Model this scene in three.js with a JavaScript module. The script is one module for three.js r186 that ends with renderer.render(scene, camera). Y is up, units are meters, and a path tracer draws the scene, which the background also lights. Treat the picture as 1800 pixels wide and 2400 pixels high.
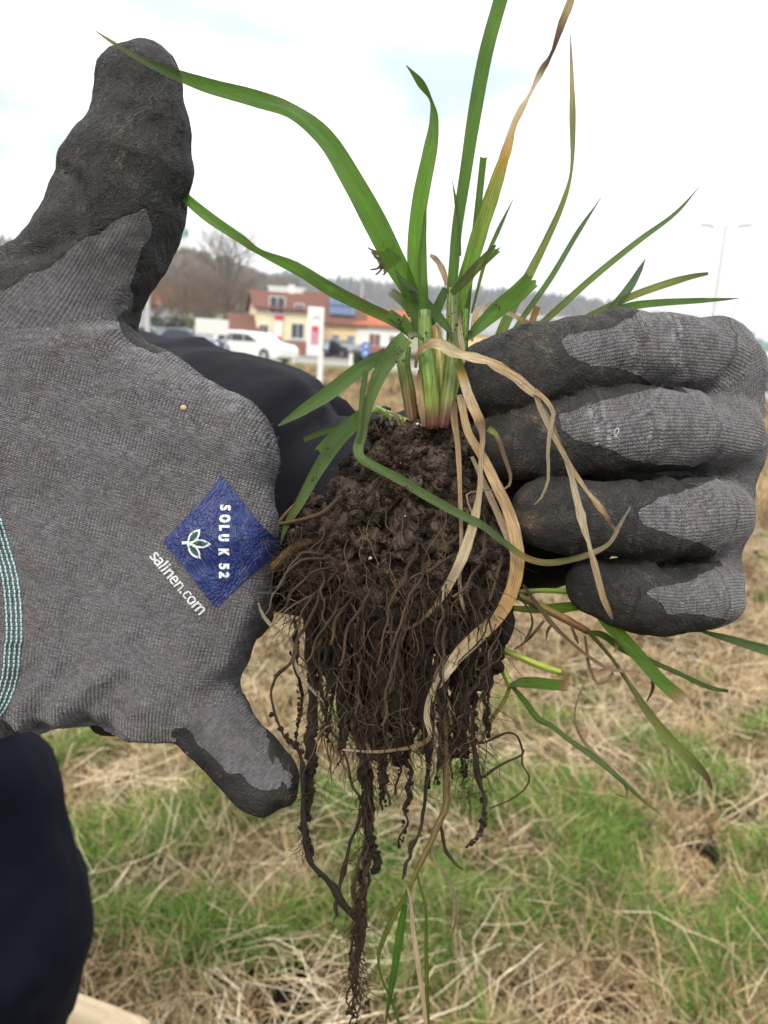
import * as THREE from 'three';
import { mergeGeometries, mergeVertices } from 'three/addons/utils/BufferGeometryUtils.js';
import { RoundedBoxGeometry } from 'three/addons/geometries/RoundedBoxGeometry.js';
import { createNoise3D, createNoise2D } from 'simplex-noise';

// ------------------------------------------------------------------ camera, sky, sun, exposure
const F = 1813;                                     // focal length of the phone, in pixels of the 1800 x 2400 frame
const EYE = 1.2, PITCH = 12.05, ROLL = 3.5, rad = THREE.MathUtils.degToRad;
const scene = new THREE.Scene();
const camera = new THREE.PerspectiveCamera(2 * Math.atan(1200 / F) * 180 / Math.PI, 0.75, 0.02, 6000);
camera.position.set(0, EYE, 0);
camera.rotation.order = 'YXZ';
camera.rotation.set(rad(-PITCH), 0, rad(ROLL));
camera.updateMatrixWorld(true);
camera.focus = 0.197; camera.userData.fStop = 23;
const renderer = new THREE.WebGLRenderer({ antialias: true });
renderer.toneMapping = THREE.LinearToneMapping;
renderer.toneMappingExposure = 1.75;
renderer.shadowMap.enabled = true;

function mulberry(a) { return () => { a = (a + 0x6D2B79F5) | 0; let t = Math.imul(a ^ (a >>> 15), 1 | a); t = (t + Math.imul(t ^ (t >>> 7), 61 | t)) ^ t; return ((t ^ (t >>> 14)) >>> 0) / 4294967296; }; }
const n3 = createNoise3D(mulberry(11)), n2 = createNoise2D(mulberry(12));
const clamp = (x, a = 0, b = 1) => x < a ? a : x > b ? b : x, mix = (a, b, t) => a + (b - a) * t;
const smooth = (a, b, x) => { const t = clamp((x - a) / (b - a)); return t * t * (3 - 2 * t); };
function fbm(x, y, z, o = 4) { let s = 0, a = 0.5; for (let i = 0; i < o; i++) { s += a * n3(x, y, z); x *= 2.03; y *= 2.03; z *= 2.03; a *= 0.5; } return s; }

{ // an overcast sky: brighter overhead than at the horizon, with a few thin pale blue gaps
  const w = 512, h = 256, d = new Float32Array(w * h * 4);
  for (let j = 0; j < h; j++) for (let i = 0; i < w; i++) {
    const el = ((j + 0.5) / h - 0.5) * Math.PI, az = ((i + 0.5) / w - 0.5) * 2 * Math.PI;
    const x = Math.cos(el) * Math.cos(az), y = Math.sin(el), z = Math.cos(el) * Math.sin(az);
    const s = Math.max(0, y), L = 0.66 + 1.05 * s;
    const gap = smooth(-0.08, 0.42, fbm(x * 2.1 + 10.33, y * 7 + 4.7, z * 2.1 + 0.7, 4)) * smooth(0.06, 0.2, s);
    const o = (j * w + i) * 4;
    d[o] = L * mix(1, 0.50, gap); d[o + 1] = L * mix(1.0, 0.585, gap); d[o + 2] = L * mix(1.0, 0.625, gap); d[o + 3] = 1;
  }
  const t = new THREE.DataTexture(d, w, h, THREE.RGBAFormat, THREE.FloatType);
  t.mapping = THREE.EquirectangularReflectionMapping; t.magFilter = THREE.LinearFilter; t.minFilter = THREE.LinearFilter; t.wrapS = THREE.RepeatWrapping; t.needsUpdate = true;
  scene.background = t; scene.environment = t; scene.environmentIntensity = 1;
}
const sun = new THREE.DirectionalLight(0xfff4e6, 1.5);
sun.position.set(-2.4, 7, 5.4); sun.target.position.set(0, 1, -0.3);
sun.castShadow = true; sun.shadow.radius = 34; sun.shadow.mapSize.set(2048, 2048);
Object.assign(sun.shadow.camera, { left: -4, right: 4, top: 4, bottom: -4, near: 0.1, far: 30 });
scene.add(sun, sun.target);
scene.fog = new THREE.FogExp2(0xdfe6ee, 0.00055);

// ------------------------------------------------------------------ helpers
const CM = camera.matrixWorld.clone();
const V = (x, y, z) => new THREE.Vector3(x, y, z);
const cs = (x, y, d) => V((x - 900) / F * d, (1200 - y) / F * d, -d);        // a place seen at pixel x, y and d metres ahead, in the axes of the hands
const W = (x, y, d) => cs(x, y, d).applyMatrix4(CM);                          // the same place in the world
const horizonAt = (px) => 1200 - F * Math.tan(rad(PITCH)) / Math.cos(rad(ROLL)) + (px - 900) * Math.tan(rad(ROLL));
const dirOf = (px, py) => V((px - 900) / F, (1200 - py) / F, -1).transformDirection(CM);
function far(px, dist) { const d = dirOf(px, horizonAt(px)); d.y = 0; d.normalize().multiplyScalar(dist); return d; }   // a spot on the ground
function heightAt(px, py, dist) { const d = dirOf(px, py); return EYE + d.y / Math.hypot(d.x, d.z) * dist; }
const used = new Set();
function numbered(name) { if (!used.has(name)) { used.add(name); return name; } for (let k = 1; ; k++) { const s = name + '_' + String(k).padStart(3, '0'); if (!used.has(s)) { used.add(s); return s; } } }
function shadowed(o) { o.traverse((c) => { if (c.isMesh) { c.castShadow = true; c.receiveShadow = true; } }); return o; }
function thing(name, label, category, at = [0, 0, 0], turn = 0, group) {
  const o = new THREE.Group(); o.name = numbered(name); scene.add(o);
  if (at.isVector3) o.position.copy(at); else o.position.set(...at);
  o.rotation.y = turn; o.userData = { label, category }; if (group) o.userData.group = group;
  return o;
}
function part(name, geo, mat, parent, kind) {
  const m = new THREE.Mesh(Array.isArray(geo) ? mergeGeometries(geo.map((g) => g.index ? g.toNonIndexed() : g)) : geo, mat);
  m.name = name; m.castShadow = m.receiveShadow = true; if (kind) m.userData.kind = kind;
  parent.add(m); return m;
}
function structure(name, geo, mat) { const m = part(numbered(name), geo, mat, scene); m.userData.kind = 'structure'; return m; }
const baked = (geo, root) => { geo.applyMatrix4(CM); geo.translate(-root.position.x, -root.position.y, -root.position.z); return geo; };
function copyOf(o, label, at, turn = 0) { const c = o.clone(); c.name = numbered(o.name.replace(/_\d{3}$/, '')); c.userData = { ...o.userData, label }; c.position.copy(at); c.rotation.y = turn; scene.add(c); return c; }
function tex(w, h, f, srgb, rx = 1, ry = 1) {
  const d = new Uint8Array(w * h * 4);
  for (let j = 0; j < h; j++) for (let i = 0; i < w; i++) { const c = f(i / w, j / h, i, j), o = (j * w + i) * 4; if (c.length) { d[o] = clamp(c[0]) * 255; d[o + 1] = clamp(c[1]) * 255; d[o + 2] = clamp(c[2]) * 255; } else d[o] = d[o + 1] = d[o + 2] = clamp(c) * 255; d[o + 3] = 255; }
  const t = new THREE.DataTexture(d, w, h); t.wrapS = t.wrapT = THREE.RepeatWrapping; t.magFilter = THREE.LinearFilter; t.minFilter = THREE.LinearMipmapLinearFilter; t.generateMipmaps = true;
  if (srgb) t.colorSpace = THREE.SRGBColorSpace; t.repeat.set(rx, ry); t.needsUpdate = true; return t;
}
// noise that repeats over the unit square
function tile(u, v, f, seed = 0, o = 3) { let s = 0, a = 0.5; for (let k = 0; k < o; k++) { const A = u * 2 * Math.PI, B = v * 2 * Math.PI, R = f / (2 * Math.PI); s += a * n3(Math.cos(A) * R + seed + Math.cos(B) * R * 0.71, Math.sin(A) * R + Math.sin(B) * R * 0.71, Math.cos(B + 1) * R * 0.7 + Math.sin(A + 2) * R * 0.3 + seed * 1.7); f *= 2.1; a *= 0.5; } return s; }
const lin = (hex) => { const c = new THREE.Color(hex); return [c.r, c.g, c.b]; };
const std = (color, rough = 0.8, more = {}) => new THREE.MeshPhysicalMaterial({ color: Array.isArray(color) ? new THREE.Color().setRGB(...color) : color, roughness: rough, specularIntensity: rough > 0.85 ? 0.3 : 1, ...more });

// ------------------------------------------------------------------ surfaces from distance fields
function segDist(p, a, b) { // p: [x,y,z]; returns [distance to the axis minus radius, t]
  const dx = b.x - a.x, dy = b.y - a.y, dz = b.z - a.z, L = dx * dx + dy * dy + dz * dz;
  const t = L ? clamp(((p[0] - a.x) * dx + (p[1] - a.y) * dy + (p[2] - a.z) * dz) / L) : 0;
  const ex = p[0] - a.x - t * dx, ey = p[1] - a.y - t * dy, ez = p[2] - a.z - t * dz;
  return Math.sqrt(ex * ex + ey * ey + ez * ez) - (a.r + (b.r - a.r) * t);
}
const smin = (a, b, k) => { const h = Math.max(k - Math.abs(a - b), 0) / k; return Math.min(a, b) - h * h * h * k / 6; };
const smax = (a, b, k) => -smin(-a, -b, k);
const joints = (list) => list.map(([x, y, d, r]) => Object.assign(cs(x, y, d), { r: r * d / F }));   // pixel radius at that distance
function chainDist(p, ch, flat = 1) { let m = 1e9; const q = flat === 1 ? p : p; for (let i = 0; i + 1 < ch.length; i++) m = i ? smin(m, segDist(q, ch[i], ch[i + 1]), 0.003) : segDist(q, ch[i], ch[i + 1]); return m; }
function polyDist(x, y, P) { // signed, negative inside; P: flat list of [x, y]
  let d = 1e18, s = 1;
  for (let i = 0, j = P.length - 1; i < P.length; j = i++) {
    const ex = P[j][0] - P[i][0], ey = P[j][1] - P[i][1], wx = x - P[i][0], wy = y - P[i][1];
    const t = clamp((wx * ex + wy * ey) / (ex * ex + ey * ey)), bx = wx - ex * t, by = wy - ey * t;
    d = Math.min(d, bx * bx + by * by);
    const c1 = y >= P[i][1], c2 = y < P[j][1], c3 = ex * wy > ey * wx;
    if ((c1 && c2 && c3) || (!c1 && !c2 && !c3)) s = -s;
  }
  return s * Math.sqrt(d);
}
const flatPoly = (list, d) => list.map(([x, y]) => [(x - 900) / F * d, (1200 - y) / F * d]);
function slab(d2, z, z0, T, R) { const qx = d2 + R, qz = Math.abs(z - z0) - (T - R); return Math.hypot(Math.max(qx, 0), Math.max(qz, 0)) + Math.min(Math.max(qx, qz), 0) - R; }
// surface nets; f(x, y, z, column) where column caches what depends on x and y only
function nets(f, lo, hi, h, column) {
  const nx = Math.ceil((hi[0] - lo[0]) / h) + 1, ny = Math.ceil((hi[1] - lo[1]) / h) + 1, nz = Math.ceil((hi[2] - lo[2]) / h) + 1;
  const g = new Float32Array(nx * ny * nz), id = (i, j, k) => (j * nx + i) * nz + k;
  for (let j = 0; j < ny; j++) for (let i = 0; i < nx; i++) { const x = lo[0] + i * h, y = lo[1] + j * h, c = column ? column(x, y) : null; for (let k = 0; k < nz; k++) g[id(i, j, k)] = f(x, y, lo[2] + k * h, c); }
  const at = new Int32Array(nx * ny * nz).fill(-1), pos = [], idx = [];
  const E = [[0, 1], [2, 3], [4, 5], [6, 7], [0, 2], [1, 3], [4, 6], [5, 7], [0, 4], [1, 5], [2, 6], [3, 7]], v = new Float32Array(8);
  for (let j = 0; j < ny - 1; j++) for (let i = 0; i < nx - 1; i++) for (let k = 0; k < nz - 1; k++) {
    let mask = 0; for (let c = 0; c < 8; c++) { v[c] = g[id(i + (c & 1), j + ((c >> 1) & 1), k + (c >> 2))]; if (v[c] < 0) mask |= 1 << c; }
    if (mask === 0 || mask === 255) continue;
    let n = 0, sx = 0, sy = 0, sz = 0;
    for (const [a, b] of E) if ((v[a] < 0) !== (v[b] < 0)) { const t = v[a] / (v[a] - v[b]); sx += (a & 1) + t * ((b & 1) - (a & 1)); sy += ((a >> 1) & 1) + t * (((b >> 1) & 1) - ((a >> 1) & 1)); sz += (a >> 2) + t * ((b >> 2) - (a >> 2)); n++; }
    at[id(i, j, k)] = pos.length / 3; pos.push(lo[0] + (i + sx / n) * h, lo[1] + (j + sy / n) * h, lo[2] + (k + sz / n) * h);
  }
  const quad = (a, b, c, d, flip) => { if (a < 0 || b < 0 || c < 0 || d < 0) return; if (flip) idx.push(a, c, b, a, d, c); else idx.push(a, b, c, a, c, d); };
  for (let j = 1; j < ny - 1; j++) for (let i = 1; i < nx - 1; i++) for (let k = 1; k < nz - 1; k++) {
    const s = g[id(i, j, k)] < 0;
    if (s !== (g[id(i + 1, j, k)] < 0)) quad(at[id(i, j - 1, k - 1)], at[id(i, j, k - 1)], at[id(i, j, k)], at[id(i, j - 1, k)], !s);
    if (s !== (g[id(i, j + 1, k)] < 0)) quad(at[id(i - 1, j, k - 1)], at[id(i - 1, j, k)], at[id(i, j, k)], at[id(i, j, k - 1)], !s);
    if (s !== (g[id(i, j, k + 1)] < 0)) quad(at[id(i - 1, j - 1, k)], at[id(i, j - 1, k)], at[id(i, j, k)], at[id(i - 1, j, k)], !s);
  }
  // normals from the field
  const nor = new Float32Array(pos.length), e = h * 0.8;
  const F0 = (x, y, z) => f(x, y, z, column ? column(x, y) : null);
  for (let p = 0; p < pos.length; p += 3) {
    const x = pos[p], y = pos[p + 1], z = pos[p + 2];
    let a = F0(x + e, y, z) - F0(x - e, y, z), b = F0(x, y + e, z) - F0(x, y - e, z), c = F0(x, y, z + e) - F0(x, y, z - e);
    const L = Math.hypot(a, b, c) || 1; nor[p] = a / L; nor[p + 1] = b / L; nor[p + 2] = c / L;
  }
  return { pos, nor, idx };
}
const netGeometry = (m) => { const g = new THREE.BufferGeometry(); g.setAttribute('position', new THREE.Float32BufferAttribute(m.pos, 3)); g.setAttribute('normal', new THREE.Float32BufferAttribute(m.nor, 3)); g.setIndex(m.idx); return g; };
// cut a mesh along field(p, n) = 0: triangles where it is positive, and the rest
function cut(m, field) {
  const S = m.pos.length / 3, val = new Float32Array(S);
  for (let i = 0; i < S; i++) val[i] = field(m.pos[3 * i], m.pos[3 * i + 1], m.pos[3 * i + 2], m.nor[3 * i], m.nor[3 * i + 1], m.nor[3 * i + 2]);
  const out = [{ pos: [], nor: [], val: [] }, { pos: [], nor: [], val: [] }];
  const vert = (i) => [m.pos[3 * i], m.pos[3 * i + 1], m.pos[3 * i + 2], m.nor[3 * i], m.nor[3 * i + 1], m.nor[3 * i + 2], val[i]];
  const lerp = (a, b) => { const t = a[6] / (a[6] - b[6]); return a.map((x, k) => k === 6 ? 0 : x + (b[k] - x) * t); };
  const put = (o, ...vs) => { for (const q of vs) { o.pos.push(q[0], q[1], q[2]); o.nor.push(q[3], q[4], q[5]); o.val.push(q[6]); } };
  for (let t = 0; t < m.idx.length; t += 3) {
    const a = [vert(m.idx[t]), vert(m.idx[t + 1]), vert(m.idx[t + 2])], s = a.map((q) => q[6] > 0), n = s[0] + s[1] + s[2];
    if (n === 3) put(out[0], ...a); else if (n === 0) put(out[1], ...a); else {
      const one = n === 1 ? s.indexOf(true) : s.indexOf(false), A = a[one], B = a[(one + 1) % 3], C = a[(one + 2) % 3], p = lerp(A, B), q = lerp(A, C);
      put(out[n === 1 ? 0 : 1], A, p, q); put(out[n === 1 ? 1 : 0], p, B, C, p, C, q);
    }
  }
  for (const o of out) o.idx = o.val.map((_, i) => i);
  return out;
}
function raise(o, f) { for (let i = 0; i < o.val.length; i++) { const r = f(o.val[i], i); for (let k = 0; k < 3; k++) o.pos[3 * i + k] += o.nor[3 * i + k] * r; } return o; }
// texture coordinates in metres: along and around the finger that a face belongs to, or flat across the back of the hand
function chartUV(o, charts) {
  const uv = new Float32Array(o.pos.length / 3 * 2), Z = V(0, 0, 1);
  for (const c of charts) if (c.chain) { c.len = [0]; c.tan = []; for (let i = 0; i + 1 < c.chain.length; i++) { c.tan.push(c.chain[i + 1].clone().sub(c.chain[i]).normalize()); c.len.push(c.len[i] + c.chain[i].distanceTo(c.chain[i + 1])); } }
  const q = V(), r = V();
  for (let t = 0; t < o.pos.length / 9; t++) {
    const P = [0, 1, 2].map((k) => [o.pos[9 * t + 3 * k], o.pos[9 * t + 3 * k + 1], o.pos[9 * t + 3 * k + 2]]), C = [0, 1, 2].map((k) => (P[0][k] + P[1][k] + P[2][k]) / 3);
    let best = null, bd = 1e9; for (const c of charts) { const d = c.dist(C); if (d < bd) { bd = d; best = c; } }
    let ref = null;
    for (const [k, p] of [[-1, C], [0, P[0]], [1, P[1]], [2, P[2]]]) {
      let u, v;
      if (best.chain) {
        let bi = 0, bm = 1e9; for (let i = 0; i + 1 < best.chain.length; i++) { const d = segDist(p, best.chain[i], best.chain[i + 1]); if (d < bm) { bm = d; bi = i; } }
        const a = best.chain[bi], T = best.tan[bi]; q.set(...p).sub(a); const al = q.dot(T); q.addScaledVector(T, -al);
        const X = r.copy(Z).addScaledVector(T, -Z.dot(T)).normalize(); const Y = V().crossVectors(T, X); let an = Math.atan2(q.dot(Y), q.dot(X));
        if (k < 0) ref = an; else { while (an - ref > Math.PI) an -= 2 * Math.PI; while (an - ref < -Math.PI) an += 2 * Math.PI; }
        u = best.len[bi] + al; v = an * best.r;
      } else { u = p[0] * best.c + p[1] * best.s; v = -p[0] * best.s + p[1] * best.c; }
      if (k >= 0) { uv[2 * (3 * t + k)] = u; uv[2 * (3 * t + k) + 1] = v; }
    }
  }
  o.uv = uv; return o;
}
// knitting as relief: every face that can be seen is divided and its stitches raised
function stitch(o, height, deep, div) {
  const P = [], N = [], U = [], K = [], n = o.pos.length / 9, a = [0, 1, 2];
  const push = (t, w0, w1, w2, seen) => {
    const q = [0, 0, 0, 0, 0, 0, 0, 0, 0, 0, 0], w = [w0, w1, w2];
    for (const k of a) { const i = 3 * t + k; for (let c = 0; c < 3; c++) { q[c] += w[k] * o.pos[3 * i + c]; q[3 + c] += w[k] * o.nor[3 * i + c]; } q[6] += w[k] * o.uv[2 * i]; q[7] += w[k] * o.uv[2 * i + 1]; if (o.col) for (let c = 0; c < 3; c++) q[8 + c] += w[k] * o.col[3 * i + c]; }
    const h = seen ? deep * (height(q[6], q[7]) - 0.45) : 0;
    P.push(q[0] + q[3] * h, q[1] + q[4] * h, q[2] + q[5] * h); N.push(q[3], q[4], q[5]); U.push(q[6], q[7]); if (o.col) K.push(q[8], q[9], q[10]);
  };
  for (let t = 0; t < n; t++) {
    const i = 9 * t, x = o.pos[i], y = o.pos[i + 1], z = o.pos[i + 2], L = Math.hypot(x, y, z), c = -(x * o.nor[i] + y * o.nor[i + 1] + z * o.nor[i + 2]) / L;
    const m = c > -0.25 ? div : 1;
    for (let r = 0; r < m; r++) for (let s = 0; s < m - r; s++) {
      const f = (i, j) => [1 - (i + j) / m, i / m, j / m], seen = m > 1;
      push(t, ...f(r, s), seen); push(t, ...f(r + 1, s), seen); push(t, ...f(r, s + 1), seen);
      if (s < m - r - 1) { push(t, ...f(r + 1, s), seen); push(t, ...f(r + 1, s + 1), seen); push(t, ...f(r, s + 1), seen); }
    }
  }
  const g = new THREE.BufferGeometry(); g.setAttribute('position', new THREE.Float32BufferAttribute(P, 3)); g.setAttribute('uv', new THREE.Float32BufferAttribute(U, 2)); if (o.col) g.setAttribute('color', new THREE.Float32BufferAttribute(K, 3));
  g.computeVertexNormals(); const F0 = g.attributes.normal.array; for (let i = 0; i < F0.length; i++) F0[i] = 0.75 * F0[i] + 0.25 * N[i];
  return g;
}
function soup(o) { const g = new THREE.BufferGeometry(); g.setAttribute('position', new THREE.Float32BufferAttribute(o.pos, 3)); g.setAttribute('normal', new THREE.Float32BufferAttribute(o.nor, 3)); if (o.uv) g.setAttribute('uv', new THREE.Float32BufferAttribute(o.uv, 2)); if (o.col) g.setAttribute('color', new THREE.Float32BufferAttribute(o.col, 3)); return g; }

const bladeRandom = mulberry(31), SOIL = [0.05, 0.037, 0.028];
function stops(list, t) { if (typeof list[0] === 'number') return list; for (let i = 0; i + 1 < list.length; i++) if (t <= list[i + 1][0]) { const k = clamp((t - list[i][0]) / (list[i + 1][0] - list[i][0])); return [0, 1, 2].map((c) => mix(list[i][1][c], list[i + 1][1][c], k)); } return list[list.length - 1][1]; }
function tube(P, color, { lumps = 0, lumpSize = 300, sides = 6, step = 0.0016, wander = 0, straight = false }) {
  const c = new THREE.CatmullRomCurve3(P, false, straight ? 'catmullrom' : 'centripetal', straight ? 0.05 : 0.5), L = c.getLength(), n = Math.max(4, Math.min(150, Math.ceil(L / step))), key = bladeRandom() * 1000;
  const pos = [], uv = [], col = [], idx = [], T = V(), X = V(0, 0, 1), Y = V();
  for (let i = 0; i <= n; i++) {
    const s = i / n, p = c.getPoint(s), k = s * (P.length - 1), a = Math.min(Math.floor(k), P.length - 2), w = mix(P[a].w, P[a + 1].w, k - a);
    c.getTangent(s, T); X.addScaledVector(T, -X.dot(T)).normalize(); if (X.lengthSq() < 0.5) X.set(1, 0, 0).addScaledVector(T, -T.x).normalize(); Y.crossVectors(T, X);
    if (wander) { p.x += wander * n2(key, s * L * 120); p.z += wander * n2(key + 50, s * L * 120); }
    const base = stops(color, s), lump = lumps ? Math.max(0, n2(key + 20, s * L * lumpSize * 0.35)) : 0;
    for (let j = 0; j <= sides; j++) {
      const an = j / sides * 2 * Math.PI, bump = lumps ? lumps * (lump + 0.5 * Math.max(-0.4, n3(key + Math.cos(an), Math.sin(an), s * L * lumpSize))) : 0, r = w * Math.max(0.25, 1 + bump);
      pos.push(p.x + (X.x * Math.cos(an) + Y.x * Math.sin(an)) * r, p.y + (X.y * Math.cos(an) + Y.y * Math.sin(an)) * r, p.z + (X.z * Math.cos(an) + Y.z * Math.sin(an)) * r);
      uv.push(j / sides, s * L / 0.05 + key); const e = 1 + 0.2 * n2(key + j * 0.4, s * L * 200);
      const cc = lumps ? [0, 1, 2].map((q) => mix(base[q], SOIL[q], clamp(bump * 1.6))) : base; col.push(cc[0] * e, cc[1] * e, cc[2] * e);
    }
  }
  const R = sides + 1; for (let i = 0; i < n; i++) for (let j = 0; j < sides; j++) { const a = i * R + j, b = a + R; idx.push(a, b, a + 1, a + 1, b, b + 1); }
  for (const [i, f] of [[0, 1], [n, 0]]) { const o = pos.length / 3, b = i * R; let x = 0, y = 0, z = 0; for (let j = 0; j < sides; j++) { x += pos[3 * (b + j)]; y += pos[3 * (b + j) + 1]; z += pos[3 * (b + j) + 2]; } pos.push(x / sides, y / sides, z / sides); uv.push(0.5, 0); col.push(col[3 * b] , col[3 * b + 1], col[3 * b + 2]); for (let j = 0; j < sides; j++) f ? idx.push(o, b + j, b + j + 1) : idx.push(o, b + j + 1, b + j); }
  const g = new THREE.BufferGeometry(); g.setAttribute('position', new THREE.Float32BufferAttribute(pos, 3)); g.setAttribute('uv', new THREE.Float32BufferAttribute(uv, 2)); g.setAttribute('color', new THREE.Float32BufferAttribute(col, 3)); g.setIndex(idx); g.computeVertexNormals(); return g;
}
// ------------------------------------------------------------------ the field, the road and the hills
const RDIR = (() => { const a = far(632, 50), b = far(1790, 39); return { a, b, d: b.clone().sub(a).normalize() }; })();   // the far road runs from a to b
const RN = V(-RDIR.d.z, 0, RDIR.d.x); if (RN.z > 0) RN.negate();                     // away from the camera
const onRoad = (s, off) => RDIR.a.clone().addScaledVector(RDIR.d, s).addScaledVector(RN, off);
{
  const S = 9, gm = tex(2048, 2048, (u, v) => {
    const a = tile(u, v, 40, 61, 4), b = tile(u, v, 9, 63, 3), c = tile(u, v, 160, 65, 2), g = smooth(-0.05, 0.3, b + 0.5 * a), s = smooth(0.0, 0.35, a + 0.6 * c);
    const soil = [0.13, 0.10, 0.072], dry = [0.40, 0.32, 0.21], grn = [0.20, 0.24, 0.08];
    const m = [0, 1, 2].map((k) => mix(mix(soil[k], dry[k], s), grn[k], g * 0.55)); const q = 1 + 0.35 * c; return m.map((x) => x * q);
  }, true, 1 / S, 1 / S);
  const gb = tex(1024, 1024, (u, v) => 0.5 + 0.5 * tile(u, v, 90, 67, 3), false, 1 / 2, 1 / 2);
  const geo = new THREE.PlaneGeometry(3600, 3600, 120, 120); geo.rotateX(-Math.PI / 2); const p = geo.attributes.position, uv = [], col = [];
  for (let i = 0; i < p.count; i++) { const f = (t) => Math.sign(t) * Math.pow(Math.abs(t) / 1800, 3) * 1800; p.setX(i, f(p.getX(i))); p.setZ(i, f(p.getZ(i))); }
  for (let i = 0; i < p.count; i++) {
    const x = p.getX(i), z = p.getZ(i), r = Math.hypot(x, z); uv.push(x, z);
    p.setY(i, r < 14 ? 0.012 * n2(x * 1.3, z * 1.3) - 0.012 : -0.02);
    const t = smooth(5, 14, r), k = 1 + 0.10 * n2(x * 0.05, z * 0.3); col.push(mix(1, 1.12, t) * k, mix(1, 1.0, t) * k, mix(1, 0.86, t) * k);
  }
  geo.setAttribute('uv', new THREE.Float32BufferAttribute(uv, 2)); geo.setAttribute('color', new THREE.Float32BufferAttribute(col, 3)); geo.computeVertexNormals();
  structure('ground', geo, new THREE.MeshPhysicalMaterial({ specularIntensity: 0.2, map: gm, bumpMap: gb, bumpScale: 0.01, roughness: 1, vertexColors: true }));
  const strip = (name, o0, o1, y, c, rough = 0.95) => {
    const q = new THREE.BufferGeometry(), A = onRoad(-260, o0), B = onRoad(300, o0), C = onRoad(300, o1), D = onRoad(-260, o1), P = []; for (const t of [A, B, C, A, C, D]) P.push(t.x, y, t.z);
    q.setAttribute('position', new THREE.Float32BufferAttribute(P, 3)); q.setAttribute('uv', new THREE.Float32BufferAttribute([A, B, C, A, C, D].flatMap((t) => [t.x, t.z]), 2)); q.computeVertexNormals();
    if (q.attributes.normal.getY(0) < 0) { const a = q.attributes.position.array; for (let i = 0; i < 2; i++) for (let k = 0; k < 3; k++) { const h = a[i * 9 + 3 + k]; a[i * 9 + 3 + k] = a[i * 9 + 6 + k]; a[i * 9 + 6 + k] = h; } q.computeVertexNormals(); }
    return structure(name, q, c.isMaterial ? c : std(c, rough));
  };
  const verge = tex(512, 512, (u, v) => { const a = tile(u, v, 30, 71, 3); return [0.40 + 0.16 * a, 0.40 + 0.14 * a, 0.21 + 0.08 * a]; }, true, 0.3, 0.3);
  strip('verge', -6.5, -1.2, -0.008, new THREE.MeshStandardMaterial({ map: verge, roughness: 1 }));
  const asphalt = tex(512, 512, (u, v) => { const a = tile(u, v, 60, 73, 3), b = tile(u, v, 4, 75, 2); return [0.55 + 0.08 * a + 0.06 * b, 0.54 + 0.08 * a + 0.06 * b, 0.52 + 0.08 * a + 0.06 * b]; }, true, 0.4, 0.4);
  strip('road', -1.2, 6.5, -0.004, new THREE.MeshStandardMaterial({ map: asphalt, roughness: 0.9 }));
  strip('edge_line', -0.9, -0.75, 0.0, [0.75, 0.75, 0.72]); 
  strip('forecourt', 6.5, 34, -0.006, new THREE.MeshStandardMaterial({ map: asphalt, roughness: 0.9, color: 0xcfc8c2 }));
}
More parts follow.
